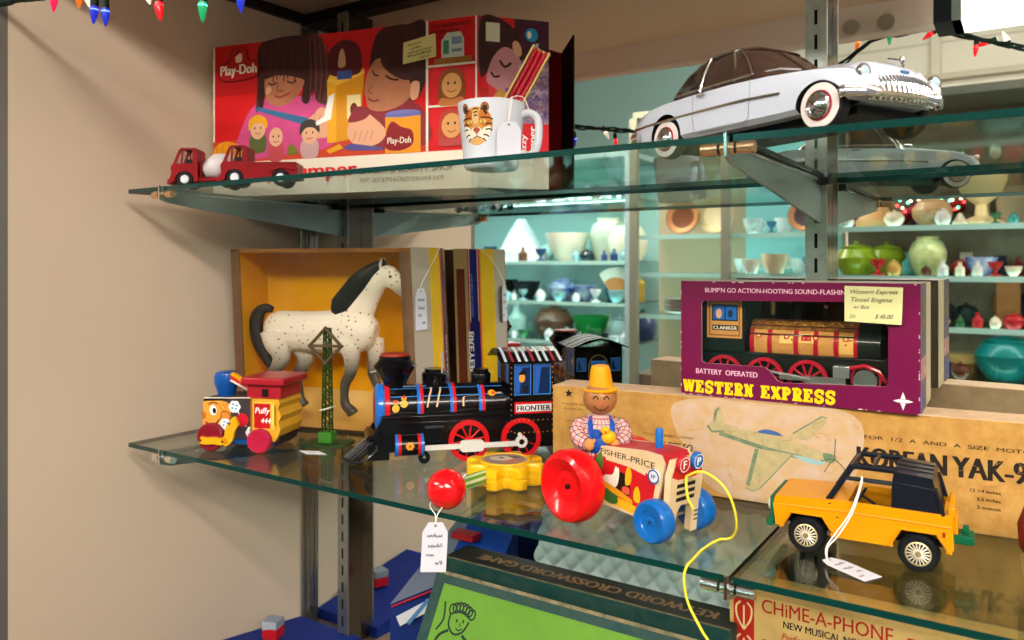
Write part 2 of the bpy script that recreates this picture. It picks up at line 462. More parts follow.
# girl: hair, face, shirt
A.blob([(.045, .058), (.052, .10), (.075, .132), (.11, .142), (.16, .140), (.205, .135), (.222, .10), (.205, .066), (.12, .056)], PINK)
A.blob([(.078, .125), (.084, .18), (.09, .223), (.15, .2235), (.19, .222), (.208, .16), (.212, .125), (.185, .13), (.17, .15), (.10, .146), (.088, .13)], HAIR2)
A.blob([(.096, .142), (.093, .18), (.105, .20), (.15, .20), (.165, .175), (.155, .145), (.128, .129), (.11, .130)], SKIN)
A.blob([(.088, .222), (.086, .176), (.098, .170), (.115, .173), (.135, .171), (.155, .166), (.168, .166), (.174, .222)], HAIR)
for i in range(13): A.line([(.094+.006*i, .221), (.091+.0062*i, .19), (.090+.0063*i, .163+.004*(i % 3))], .0022, HAIR if i % 2 else P('54262a', .5), 3)
A.blob([(.084, .205), (.081, .165), (.083, .13), (.090, .126), (.094, .15), (.092, .19)], HAIR); A.blob([(.160, .21), (.163, .165), (.158, .135), (.17, .13), (.178, .16), (.176, .21)], HAIR)
for i in range(9): A.line([(.172+.004*i, .222-.002*i), (.174+.0045*i, .17), (.172+.004*i, .132)], .0012, HAIR if i % 2 else P('7c4a44', .5), 3)
for ex in (.108, .141): A.line([(ex-.008, .1635), (ex, .1600), (ex+.008, .1630)], .0024, HAIR, 3)
A.line([(.118, .160), (.116, .152), (.121, .1495), (.127, .151)], .0022, SKIN2, 3); A.blob([(.128, .132), (.15, .142), (.155, .16), (.145, .158), (.135, .145)], P('b4704e', .5))
A.line([(.112, .144), (.122, .141), (.137, .146)], .0026, P('983a34', .5), 3); A.blob([(.098, .146), (.106, .152), (.103, .158), (.097, .155)], SKIN3)
# blue roller, hands, small dough heads
A.poly([(.078, .125), (.082, .130), (.17, .108), (.17, .096)], BLUEP)
A.blob([(.165, .084), (.162, .10), (.178, .112), (.192, .122), (.21, .11), (.23, .098), (.22, .084), (.19, .078)], SKIN3)
for i in range(4): A.line([(.182+.008*i, .115-.003*i), (.178+.008*i, .10-.002*i)], .001, SKIN, 0)
def dough(x, y, hair, shirt, r=.0135):
    A.blob([(x-r, y-.032), (x-r*1.05, y-.012), (x, y-.006), (x+r*1.05, y-.012), (x+r, y-.032), (x, y-.036)], shirt)
    A.ell(x, y, r, r*1.15, P('e6ae8c', .5))
    if hair: A.blob([(x-r*1.2, y-.002), (x-r*1.1, y+r*1.0), (x, y+r*1.5), (x+r*1.1, y+r), (x+r*1.2, y+.0), (x+r*.5, y+r*.55), (x-r*.5, y+r*.55)], hair)
    for d in (-.4, .4): A.ell(x+d*r, y+.001, .0013, .0018, INK, n=8)
    A.line([(x-r*.4, y-.006), (x, y-.008), (x+r*.4, y-.006)], .001, P('a83030', .5), 2)
dough(.082, .098, YEL, P('5a6432', .5)); dough(.114, .084, None, P('c04a52', .5), .012); dough(.172, .086, P('3e3430', .5), P('c8a0a0', .5))
A.blob([(.0, .054), (.004, .074), (.024, .082), (.05, .074), (.052, .054)], P('e89418', .45))
for i in range(4): A.line([(.006+.011*i, .056), (.008+.011*i, .078)], .001, P('b8700e', .5), 0)
A.blob([(.134, .058), (.138, .072), (.148, .068), (.152, .058)], P('7c7428', .5))
# yellow play barber chair
A.rect(.2015, .0705, .2165, .158, YEL); A.poly([(.2165, .0705), (.254, .076), (.262, .166), (.2165, .150)], P('d89010', .4))
A.poly([(.2015, .158), (.206, .166), (.262, .170), (.262, .163), (.2165, .150)], P('f0bc3c', .4)); A.rect(.234, .102, .256, .135, P('efd9a0', .5)); A.ell(.245, .115, .006, .009, P('7a3020', .5))
A.poly([(.196, .108), (.204, .136), (.214, .140), (.208, .104), (.184, .096), (.182, .101)], P('f4efe8', .4))
A.blob([(.203, .175), (.206, .20), (.228, .213), (.252, .203), (.258, .175), (.25, .163), (.214, .163)], P('5a1a20', .5)); A.blob([(.22, .176), (.222, .196), (.228, .2), (.232, .178)], P('dca080', .5))
A.rect(.218, .158, .242, .170, P('3a4a8c', .4))
# boy
A.blob([(.255, .062), (.262, .10), (.29, .125), (.33, .122), (.357, .10), (.357, .060)], P('8a2c34', .5))
A.blob([(.272, .165), (.275, .20), (.29, .222), (.33, .2245), (.357, .222), (.357, .15), (.34, .12), (.32, .132), (.30, .158)], HAIR)
A.blob([(.262, .142), (.268, .165), (.284, .182), (.31, .168), (.33, .15), (.336, .13), (.318, .115), (.29, .109), (.27, .114), (.264, .13)], SKIN)
A.blob([(.333, .13), (.336, .145), (.347, .144), (.345, .125), (.336, .121)], SKIN3); A.blob([(.288, .177), (.31, .155), (.335, .15), (.34, .18), (.30, .205)], HAIR)
A.line([(.295, .158), (.304, .152), (.316, .150)], .003, HAIR, 3); A.line([(.275, .166), (.278, .160), (.285, .158)], .0025, HAIR, 2)
A.line([(.268, .128), (.276, .124), (.285, .125)], .0026, P('8a3430', .5), 3); A.line([(.275, .145), (.268, .138), (.275, .135)], .0018, SKIN2, 3)
A.blob([(.235, .078), (.24, .10), (.258, .112), (.276, .102), (.296, .082), (.285, .066), (.255, .062)], SKIN3); A.blob([(.236, .098), (.25, .118), (.272, .112), (.262, .10)], P('8a2c34', .5))
for i in range(4): A.line([(.244+.009*i, .07), (.249+.009*i, .084)], .001, SKIN, 0)
A.poly([(.226, .062), (.24, .068), (.29, .060), (.292, .056), (.24, .058)], P('58508c', .5)); A.poly([(.2, .060), (.222, .068), (.228, .062), (.206, .055)], P('e0a018', .5))
# printed can
A.rect(.295, .0505, .349, .104, P('e8941c', .4)); A.ell(.322, .104, .027, .005, P('7474b8', .4)); A.rect(.295, .100, .349, .104, P('6868ac', .4))
A.blob([(.296, .058), (.296, .078), (.305, .094), (.32, .086), (.336, .080), (.337, .062), (.318, .054)], P('8a1a20', .4)); A.text('Play-Doh', .2985, .064, .0085, CREAM, .036, .012)
# red side pictures in white frames
A.rect(.357, .0505, .3605, BH, CREAM); A.rect(.3605, .162, BL, .165, CREAM); A.rect(.3605, .1085, BL, .1115, CREAM); A.rect(.429, .0505, BL, BH, CREAM)
for i, (tx, ww) in enumerate((('PLAY BARBER SHOP', .058), ('MAKE HAIR GROW', .042), ('CUT IT AGAIN', .03))): A.text(tx, .364, .214-.008*i, .005, INK, ww, .01)
A.poly([(.38, .17), (.38, .196), (.388, .206), (.408, .206), (.413, .196), (.413, .17)], P('c9ccc0', .4)); A.rect(.383, .178, .391, .196, P('4a8a6c', .5)); A.rect(.395, .180, .410, .184, P('7a8aa0', .5)); A.rect(.395, .19, .410, .2, P('8094ac', .5)); A.rect(.37, .165, .424, .173, P('a86a28', .4))
for y, hc in ((.136, P('8a4a20', .5)), (.083, P('b04030', .5))):
    A.blob([(.378, y-.02), (.376, y), (.382, y+.018), (.395, y+.023), (.409, y+.018), (.414, y), (.412, y-.02)], hc)
    A.ell(.395, y, .0145, .0165, P('d89a5c', .5))
    for d in (-.005, .005): A.ell(.395+d, y+.003, .0016, .002, INK, n=8)
    A.line([(.389, y-.006), (.395, y-.009), (.401, y-.006)], .0012, P('903020', .5), 3)
    A.blob([(.378, y-.026), (.38, y-.016), (.395, y-.018), (.41, y-.016), (.412, y-.026)], P('c87840', .5) if y > .1 else P('b84848', .5))
# logo
A.blob([(.011, .180), (.0135, .197), (.030, .201), (.036, .217), (.05, .220), (.062, .214), (.066, .201), (.082, .197), (.084, .180), (.070, .172), (.025, .170)], P('6e1216', .4))
A.blob([(.0125, .181), (.0145, .196), (.031, .199), (.037, .2155), (.05, .2185), (.061, .213), (.065, .2), (.081, .196), (.083, .181), (.069, .1735), (.025, .1715)], P('b4161c', .4))
A.text('Play-Doh', .0155, .1805, .0142, CREAM, .065, .03)
A.blob([(.044, .198), (.043, .208), (.048, .214), (.054, .210), (.054, .199)], P('e8c0a4', .5)); A.blob([(.042, .206), (.048, .217), (.056, .209), (.05, .211)], P('7c1418', .5))
# words on the white band
A.text('Fuzzy', .030, .0235, .02, RED, .086, .022); A.text('Pumper', .134, .0235, .02, RED, .116, .022)
A.text('BARBER & BEAUTY SHOP', .256, .0245, .0085, P('6e5a48', .5), .142, .004); A.text("POP'T OUT & IT'S A CRAZY FUN HAIR SHOP", .256, .0125, .006, P('6e5a48', .5), .128)
m.build('printed_front', t)
# open end flap
m = MB(); c, s_ = cos(radians(38)), sin(radians(38))
f0 = Vector((BL, 0, 0)); fu = Vector((c, s_, 0)); fn = Vector((s_, -c, 0))
def fl(x, z, h): return tuple(f0+fu*x+Vector((0, 0, z))+fn*h)
m.add([fl(x, z, h) for h in (0, -.0018) for x, z in ((0, 0), (.0985, 0), (.0985, BH), (0, BH))], [(4, 5, 6, 7), (0, 1, 5, 4), (1, 2, 6, 5), (2, 3, 7, 6), (3, 0, 4, 7)], DKKRAFT)
m.add([fl(x, z, .00002) for x, z in ((0, 0), (.0985, 0), (.0985, BH), (0, BH))], [(0, 1, 2, 3)], P('a8324a', .4))
A = Art(m, lambda x, y, h: fl(x, y, h+.00003), .00003)
A.rect(0, 0, .0985, .05, CREAM); A.rect(.045, .12, .0985, .17, P('5c3a78', .5, noise=.8, ns=60, h2='c89ab0')); A.rect(.0, .05, .07, .15, RED); A.rect(.045, .085, .0985, .17, P('5c4a8c', .5, noise=.9, ns=70, h2='d8b0b8')); A.rect(.05, .05, .0985, .087, P('d8202c', .4))
A.text('Pumper', .0800, .0345, .0100, WHITE, .049, .03, rot=PI/2); A.text('Fuzzy', .0665, .0380, .0080, WHITE, .034, .03, rot=PI/2)
A.rect(.05, .17, .0985, BH, PURP); A.rect(.028, .20, .05, BH, RED)
A.blob([(.003, .15), (.004, .22), (.03, .2235), (.055, .205), (.062, .175), (.05, .165), (.03, .18), (.012, .15)], HAIR)
A.blob([(.012, .142), (.02, .17), (.036, .186), (.054, .178), (.062, .155), (.05, .132), (.036, .124), (.022, .132)], P('d0909c', .5)); A.ell(.054, .185, .006, .011, SKIN3, .3); A.line([(.03, .168), (.037, .16), (.046, .166)], .0035, HAIR, 3); A.line([(.018, .152), (.023, .146), (.03, .148)], .003, HAIR, 3); A.ell(.044, .13, .007, .003, P('7c5a9c', .5))
A.rect(.003, .05, .014, .13, P('c01a18', .4)); A.blob([(.02, .115), (.03, .13), (.044, .12), (.04, .10), (.024, .10)], P('d09a48', .5))
A.rect(.011, .192, .03, .217, P('d8d2b8', .5)); A.ell(.074, .205, .009, .009, P('1a98c8', .4)); A.ell(.071, .205, .003, .005, WHITE); A.text('sdok', .084, .176, .007, P('c8dce8', .5), rot=PI/2, bold=.01)
for i in range(7):
    A.scrawl(.055+.004*(i % 2), .098+.01*i, .036, .007, (P('c8b8d8', .5), P('8c5a88', .5), P('4a4c94', .5))[i % 3], 5, .0016, i)
m.build('end_flap', t)
n = thing('sticky_note', 'pale yellow handwritten note stuck on the red box over the dark hair', 'note', (0, 0, 0))
M0 = Matrix.Translation((-1.026, .739, ZT)) @ Matrix.Rotation(radians(12.53), 4, 'Z')
def note_paper(n, corners, m0, nrm, col, lines, seed):
    """a paper slip between four corners, slightly curled, with handwriting"""
    a, b, c, d = [Vector(p) for p in corners]; nrm = Vector(nrm)
    def f(u, v, h): return (a*(1-u)*(1-v)+b*u*(1-v)+c*u*v+d*(1-u)*v)+nrm*(h+.0022+.003*(1-v)**2*u)
    m = MB(); m.M = m0; N = 6
    g = [tuple(f(i/N, j/N, 0)) for j in range(N+1) for i in range(N+1)]+[tuple(f(i/N, j/N, -.0003)) for j in range(N+1) for i in range(N+1)]
    q = (N+1)**2; fs = []
    for j in range(N):
        for i in range(N):
            k = j*(N+1)+i; fs += [(k, k+1, k+N+2, k+N+1), (q+k, q+k+N+1, q+k+N+2, q+k+1)]
    m.add(g, fs, col); A = Art(m, lambda u, v, h: tuple(f(u, v, h)))
    for i, (x, y, w, hh) in enumerate(lines): A.scrawl(x, y, w, hh, P('4a4640', .6), max(3, int(w*9)), .03*.6, seed+i) if False else A.line([(px, py) for px, py in hand(x, y, w, hh, seed+i)], .018, P('3a3634', .6), 3)
    return m.build('paper', n)
def hand(x, y, w, h, seed):
    R = random.Random(seed); n = max(4, int(w*16)); p = []
    for i in range(2*n+1): p.append((x+w*i/(2*n)+R.uniform(-.25, .25)*w/n, y+(h*R.choice([.45, .6, 1, .5]) if i % 2 else R.uniform(-.12, .12)*h)))
    return p
note_paper(n, [(.3226, -.0002, .170), (.3740, -.0002, .175), (.3715, -.0002, .207), (.3235, -.0002, .199)], M0, (0, -1, 0), P('e6d890', .6), [(.15, .78, .4, .1), (.25, .58, .3, .1), (.12, .42, .75, .11), (.14, .26, .7, .11), (.5, .1, .3, .09)], 3)

# ---- white mug with a big-cat picture
MUG = (-.4795, .6850)
t = thing('mug', 'white glass mug printed with a tiger head, on the upper shelf before the red box', 'mug', (*MUG, ZT), 28)
MG = P('d4d8e2', .2, coat=.3)
m = MB(); H = .070; r0, r1 = .0285, .0360
m.lathe([(.0, 0), (r0-.002, 0), (r0, .002), (r0+(r1-r0)*.5, H*.5), (r1, H-.001), (r1-.0012, H), (r1-.003, H-.002), (r0-.003, .005), (0, .005)], MG, 40)
A = Art(m, lambda x, y, h: ((lambda Y_, R, a: (R*cos(a), R*sin(a), Y_))(y*.96-.0105, r0+(r1-r0)*(y*.96-.0105)/H+h+.0001, radians(-111)+x*.96/.034)), .00004)
OR = P('d9853a', .4); CR = P('f0e6d4', .4); BK = P('3a2a22', .4)
A.maxe = .003
A.blob([(-.0165, .050), (-.0175, .062), (-.010, .072), (.002, .0745), (.013, .070), (.0185, .060), (.017, .046), (.009, .037), (.0, .034), (-.010, .038)], P('d89a50', .4))
for ex in (-.0135, .0105): A.ell(ex, .0735, .0046, .0056, P('9a6038', .4)); A.ell(ex, .0725, .0026, .0034, BK)
A.blob([(-.015, .056), (-.013, .067), (-.005, .071), (-.003, .060), (-.008, .054)], P('c86a28', .4)); A.blob([(.003, .060), (.006, .071), (.014, .068), (.017, .058), (.010, .053)], P('c8742c', .4))
A.blob([(-.004, .058), (-.0035, .070), (.002, .070), (.003, .058)], P('e0b87c', .4))
A.blob([(-.0155, .046), (-.0165, .054), (-.009, .053), (-.006, .046), (-.009, .039)], CR); A.blob([(.006, .046), (.009, .052), (.0165, .053), (.0155, .043), (.009, .038)], CR)
A.blob([(-.007, .042), (-.006, .051), (.0, .053), (.006, .051), (.0075, .042), (.001, .0355)], P('f0e4d0', .4)); A.blob([(-.0042, .0505), (.0, .0530), (.0046, .0505), (.0005, .0462)], P('a8503c', .4)); A.blob([(-.008, .037), (.0, .0345), (.008, .037), (.004, .042), (-.004, .042)], P('e0a860', .4))
for ex in (-.0082, .0080): A.ell(ex, .0590, .0034, .0021, P('e8d070', .4)); A.ell(ex, .0590, .0015, .0018, INK)
for q in ((-.014, .068, -.007, .071), (-.003, .0715, .003, .072), (-.0025, .068, .0025, .0685), (-.002, .0645, .002, .065), (.006, .072, .013, .067), (-.0185, .061, -.011, .0625), (-.018, .056, -.0105, .0555), (-.0175, .050, -.011, .0505), (.011, .0625, .019, .0605), (.0115, .0555, .0185, .0555), (.011, .050, .0185, .0495), (-.012, .062, -.006, .0625), (.006, .0625, .012, .062), (-.015, .043, -.0085, .045), (.0085, .0445, .015, .0425), (-.011, .038, -.007, .041), (.007, .0405, .011, .038), (-.012, .065, -.009, .069), (.009, .069, .012, .0655)):
    A.line([q[:2], ((q[0]+q[2])/2, (q[1]+q[3])/2+.001), q[2:]], .0015, BK, 3)
A.line([(.0004, .0465), (.0004, .0435), (-.005, .0415)], .0009, BK, 3); A.line([(.0004, .0435), (.006, .0415)], .0009, BK, 3)
m.build('cup', t)
m = MB(); hp = [(r1-.004, 0, .056), (.041, 0, .0585), (.0495, 0, .053), (.0515, 0, .040), (.0490, 0, .022), (.041, 0, .014), (r0+.001, 0, .017)]
m.tube(spline(hp, 5), .0042, MG, 12, 1.35); m.M = Matrix()
m.build('handle', t); bpy.data.objects['handle'].rotation_euler = (0, 0, radians(-8))
def tagpaper(m, top, dx, dn, w, h, seed, col=None, lines=((.2, .7, .6), (.25, .5, .55), (.2, .32, .3), (.55, .15, .3))):
    """swing tag: card hanging from its clipped top end"""
    top, dx, dn = Vector(top), Vector(dx).normalized(), Vector(dn).normalized(); n = dx.cross(dn).normalized()
    o = [(-.28, 0), (.28, 0), (.5, .2), (.5, 1), (-.5, 1), (-.5, .2)]
    col = col or P('cdced9', .6)
    a = [tuple(top+dx*(x*w)+dn*(y*h)+n*.0002) for x, y in o]; b = [tuple(top+dx*(x*w)+dn*(y*h)-n*.0002) for x, y in o]
    m.add(a+b, [(0, 1, 2, 3, 4, 5), (11, 10, 9, 8, 7, 6)]+[(i, (i+1) % 6, (i+1) % 6+6, i+6) for i in range(6)], col)
    for sg in (1, -1):
        A = Art(m, lambda x, y, hh: tuple(top+dx*(x*w)+dn*(y*h)+n*sg*(.00022+hh)), .00002)
        A.ell(0, .07, .05, .05*w/h, P('6a5a48', .6), n=10)
        for i, (x, y, ww) in enumerate(lines): A.line(hand(x-.5, 1-y, ww, -.08, seed+i), .022, P('4c4c62', .6), 3)
def price_tag(name_label, string, top, dx, dn, w, h, seed, group='white swing tags', **kw):
    o = MB(); tagpaper(o, top, dx, dn, w, h, seed, **kw); ob = o.build('price_tag', smooth=False); tag(ob, name_label, 'price tag', group)
    s = MB(); s.tube(spline(string, 6), .00055, P('eeeae2', .8), 6); s.build('string', ob)
    return ob
mv = Vector((MUG[0], MUG[1], ZT))
tg = mv+Vector((.0360, -.0205, .0445))
price_tag('blank white tag tied to the rim of the tiger mug', [mv+Vector((.040, .012, .060)), mv+Vector((.038, .004, .073)), mv+Vector((.034, -.010, .0720)), mv+Vector((.0360, -.0185, .064)), tg, mv+Vector((.0372, -.0170, .064)), mv+Vector((.0345, -.0120, .0715))], tg, (.834, .552, 0), (0, 0, -1), .0245, .040, 5, lines=())
# ---- red pencils in a tan sleeve leaning out of the mug
t = thing('pencil_pack', 'narrow tan sleeve of red pencils leaning out of the tiger mug', 'pencils', (MUG[0]-.016, MUG[1]+.002, ZT+.008), 0)
ax = Vector((.43, .22, .88)).normalized(); fn_ = Vector((.5, -.87, 0)); fn_ = (fn_-ax*fn_.dot(ax)).normalized(); q = Matrix((fn_.cross(ax)*-1, -fn_, ax)).transposed().to_4x4()
m = MB(); m.M = q; m.box(-.0105, -.0085, -.0030, .006, 0, .138, P('b89a5c', .6)); m.box(.0085, .0105, -.0030, .006, 0, .138, P('b89a5c', .6)); m.box(-.0085, .0085, .0045, .006, 0, .138, P('a88a50', .6)); m.build('sleeve', t)
for i in (-1, 0, 1):
    m = MB(); m.M = q; m.lathe([(0, 0), (.0026, 0), (.0026, .133), (.0008, .136), (0, .136)], P('9c0c20', .4), 6, (i*.0055, .0012, .001)); m.build('pencil', t)

# ---- two small red toy trucks
TR = P('8a0a14', .3, coat=.08); TD = P('18161a', .5); HUB = P('dcdfe8', .35); GL = P('c8bcae', .2)
def truck_wheel(root, x, y, r=.0108):
    for sg in (-1, 1):
        m = MB(); yy = y*sg; w = .0035
        m.lathe([(0, -w), (r*.9, -w), (r, -w*.6), (r, w*.6), (r*.9, w), (0, w)], P('15151a', .55), 20, (x, yy, r), 'y')
        wb = m.build('wheel', root); m = MB()
        m.lathe([(0, -.0022), (r*.48, -.0018), (r*.53, 0), (r*.53, .002), (0, .002)] if sg < 0 else [(0, -.002), (r*.53, -.002), (r*.53, 0), (r*.48, .0018), (0, .0022)], HUB, 16, (x, yy+sg*w, r), 'y')
        m.build('hub', wb)
def cab(root, x0, W=.0185, zb=.008, slope=.008):
    """cab-over cab with pillars and open windows; front at x0"""
    m = MB(); L = .034
    lower = [(x0+.001, zb), (x0, zb+.019), (x0+.003, zb+.0235), (x0+L, zb+.0235), (x0+L, zb), (x0+.0265, zb), (x0+.0255, zb+.007), (x0+.019, zb+.0135), (x0+.011, zb+.0125), (x0+.006, zb+.006), (x0+.0055, zb)]
    m.prism(lower, -W, W, TR)
    zc, zr = zb+.0235, zb+.042
    m.prism([(x0+.011, zr), (x0+.033, zr), (x0+.0315, zr+.0022), (x0+.0135, zr+.0022)], -W+.001, W-.001, TR)
    for sg in (-1, 1):
        y0, y1 = sorted((sg*(W-.0005), sg*(W-.003)))
        m.prism([(x0+.003, zc), (x0+.0065, zc), (x0+.0135, zr), (x0+.0105, zr)], y0, y1, TR)
        m.prism([(x0+.0275, zc), (x0+L, zc), (x0+.033, zr), (x0+.0275, zr)], y0, y1, TR)
        m.prism([(x0+.0125, zc), (x0+.0145, zc), (x0+.0155, zr), (x0+.0135, zr)], y0, y1, TR)
    m.prism([(x0+.031, zc), (x0+L, zc), (x0+.033, zr), (x0+.031, zr)], -W+.003, W-.003, TR)
    m.build('cab', root, .0007)
    m = MB(); m.prism([(x0+.0045, zc), (x0+.0052, zc), (x0+.0122, zr), (x0+.0115, zr)], -W+.003, W-.003, FILM)
    m.build('windscreen', root)
    m = MB(); m.box(x0-.004, x0+.001, -W, W, zb-.002, zb+.003, TR); m.prism([(x0-.005, zb-.003), (x0-.002, zb+.004), (x0+.0005, zb+.010), (x0+.0015, zb-.001)], -W*.95, W*.95, P('8a0e18', .3, coat=.5))
    for sg in (-.6, .6): m.lathe([(0, -.0015), (.0022, -.0015), (.0026, 0), (.0026, .002), (0, .002)], P('e8e4dc', .3), 12, (x0-.0003, sg*W, zb+.012), 'x')
    m.build('bumper', root)
    m = MB(); m.box(x0+.018, x0+.03, -W+.004, W-.004, zc-.001, zc+.006, TD); m.box(x0+.026, x0+.030, -W+.004, W-.004, zc, zc+.013, TD); m.build('seat', root)
t = thing('toy_cement_mixer', 'small red toy cement mixer truck with a white drum on the upper shelf', 'toy truck', (-.9385, .6345, ZT), 38)
cab(t, -.014); truck_wheel(t, 0.0045, .0165); truck_wheel(t, .058, .0165)
m = MB(); m.box(.018, .072, -.012, .012, .009, .014, TR); m.box(.018, .072, -.017, -.012, .0095, .012, TR); m.box(.018, .072, .012, .017, .0095, .012, TR); m.box(.021, .024, -.012, .012, .012, .036, P('7a1018', .4)); m.box(.06, .064, -.009, .009, .012, .028, TR); m.build('chassis', t, .0005)
m = MB(); m.M = Matrix.Translation((.024, 0, .024)) @ Matrix.Rotation(radians(72), 4, 'Y'); m.lathe([(0, -.001), (.009, 0), (.0155, .012), (.0175, .02), (.0155, .029), (.008, .041), (.0065, .046), (.0055, .045), (.0, .04)], P('dcd2d4', .35, coat=.3), 24); m.build('drum', t)
t = thing('toy_pickup_truck', 'small red toy pickup truck in front of the mixer on the upper shelf', 'toy truck', (-.8640, .6560, ZT), 36)
cab(t, -.014); truck_wheel(t, 0.0045, .0165); truck_wheel(t, .062, .0165)
m = MB()
side = [(.0205, .010), (.0205, .030), (.082, .0305), (.0835, .010), (.0755, .010), (.0725, .0175), (.0665, .0215), (.058, .0215), (.052, .0175), (.050, .010)]
m.prism(side, -.0195, -.0175, TR); m.prism(side, .0175, .0195, TR); m.box(.0205, .0225, -.0175, .0175, .010, .030, TR); m.box(.0805, .083, -.0175, .0175, .010, .0302, TR); m.box(.0225, .0805, -.0175, .0175, .0125, .0145, TR)
m.tube([(.046, -.0197, .018), (.052, -.0203, .0205), (.0625, -.0205, .0238), (.073, -.0203, .0215), (.083, -.0197, .0205)], .0011, TR, 6); m.tube([(.022, -.0197, .0298), (.082, -.0197, .0302)], .0009, TR, 6)
m.build('cargo_bed', t, .0005)
m = MB(); m.box(.015, .08, -.011, .011, .0085, .012, TD); m.build('chassis', t)
# ---- white tin sedan
t = thing('toy_sedan', 'big white vintage tin toy car with whitewall tyres and chrome grille on the upper shelf', 'toy car', (-.2660, .7480, ZT), -29)
t.scale = (1.06, 1.06, 1.02)
CW = P('ccd2e2', .12, coat=.7, spec=.5); DG = P('3a2a24', .08, coat=.6); CHR = P('d6d8da', .12, 1)
sec = []
for x, wd, zb, zf, zc in ((-.058, .034, .024, .036, .039), (-.0555, .040, .020, .040, .044), (-.048, .0445, .017, .0455, .050), (-.03, .0475, .016, .0505, .0545), (-.005, .049, .015, .053, .0565), (.03, .050, .015, .0535, .057), (.08, .050, .015, .0535, .057),
        (.12, .0495, .015, .0525, .0565), (.15, .0488, .016, .052, .0575), (.175, .048, .018, .0505, .0575), (.192, .047, .021, .0485, .056), (.203, .0445, .025, .045, .052), (.209, .041, .027, .0415, .047), (.212, .035, .029, .038, .041)):
    h = [(0, zb), (wd*.9, zb), (wd*.985, zb+.004), (wd, zb+(zf-zb)*.5), (wd*.985, zb+(zf-zb)*.78), (wd*.93, zf-.0012), (wd*.82, zf), (wd*.70, zf-.0008), (wd*.5, zf+(zc-zf)*.75), (wd*.25, zc-.0004), (0, zc)]
    sec.append([(x, y, z) for y, z in h]+[(x, -y, z) for y, z in h[-2:0:-1]])
m = MB(); m.loft(sec, CW); m.mi(P('141010', .7)); bd = m.build('body', t)
cs = []
for wx in (0, .17):
    for sg in (-1, 1):
        c = MB(); c.lathe([(0, -.012), (.0215, -.012), (.0215, .02), (0, .02)], P('141010', .7), 32, (wx, sg*.049, .0195), 'y'); c.box(wx-.0208, wx+.0208, sg*.049-.012, sg*.049+.02, -.01, .014, P('141010', .7))
        cs.append(c.build('cutter'))
        bpy.context.view_layer.update()
for c in cs: c.parent = t
bpy.context.view_layer.update(); cut(bd, cs)
def crossing(x): return [(x, -.0438, .0545), (x, -.034, .0545)]
m = MB(); gh = []
for z, xr, xf, wd in ((.052, -.012, .119, .0455), (.060, -.005, .113, .044), (.070, .007, .104, .0405), (.080, .023, .093, .0365), (.0845, .035, .087, .0335)):
    k = .14*(xf-xr)
    gh.append([(xr, -wd*.6, z), (xr+k, -wd, z), (xf-k*1.1, -wd, z), (xf, -wd*.62, z), (xf+.003, 0, z), (xf, wd*.62, z), (xf-k*1.1, wd, z), (xr+k, wd, z), (xr, wd*.6, z), (xr-.003, 0, z)])
m.loft(gh, DG); m.build('window_glass', t, ang=50)
m = MB(); rf = []
for z, xr, xf, wd in ((.0838, .031, .0895, .0345), (.0862, .037, .086, .0325), (.0885, .045, .078, .026), (.0895, .053, .070, .015)):
    k = .18*(xf-xr)
    rf.append([(xr, -wd*.6, z), (xr+k, -wd, z), (xf-k, -wd, z), (xf, -wd*.62, z), (xf+.002, 0, z), (xf, wd*.62, z), (xf-k, wd, z), (xr+k, wd, z), (xr, wd*.6, z), (xr-.002, 0, z)])
m.loft(rf, P('5a4238', .15, coat=.7)); m.build('roof', t, ang=60)
m = MB()
for sg in (-1, 1):
    def S(z): # side plane of the glass house
        for (z0, _, _, w0), (z1, _, _, w1) in zip(((.052, 0, 0, .0455), (.060, 0, 0, .044), (.070, 0, 0, .0405), (.080, 0, 0, .0365)), ((.060, 0, 0, .044), (.070, 0, 0, .0405), (.080, 0, 0, .0365), (.0845, 0, 0, .0335))):
            if z <= z1: return sg*(w0+(w1-w0)*(z-z0)/(z1-z0)+.0004)
        return sg*.0339
    m.tube([(.042, S(.054), .054), (.043, S(.07), .07), (.044, S(.084), .084)], .0013, CHR, 6)
    m.tube([(.084, S(.054), .054), (.079, S(.072), .072), (.072, S(.084), .084)], .0011, CHR, 6)
    m.tube([(.010, S(.0555), .0555), (.04, S(.0562), .0562), (.103, S(.0562), .0562)], .0011, CHR, 6)
    m.tube([(.010, S(.0555), .0555), (.022, S(.071), .071), (.040, S(.084), .084), (.060, S(.0845), .0845), (.080, S(.084), .084), (.093, S(.071), .071), (.103, S(.0562), .0562)], .0009, CHR, 6)
m.build('window_trim', t)
m = MB()
for sg in (-1, 1):
    m.tube([(-.050, sg*.0447, .034), (-.03, sg*.0478, .0345), (.0, sg*.0493, .035), (.05, sg*.0503, .0355), (.10, sg*.0503, .0355), (.135, sg*.0495, .0355)], [(.0013, .0008)]*6, CHR, 6)
    m.box(.044, .053, sg*.0500-.001, sg*.0500+.001, .0485, .0505, CHR)
m.build('side_trim', t)
dk = P('9a9ca6', .5)
for sg in (-1, 1):
    m = MB(); m.tube([(.038, sg*.0493, .0515), (.038, sg*.0502, .032), (.040, sg*.0498, .0195), (.044, sg*.0493, .018), (.098, sg*.0493, .018), (.103, sg*.0498, .021), (.104, sg*.0500, .034), (.104, sg*.0488, .0515)], .0003, dk, 5); m.build('door_line', t)
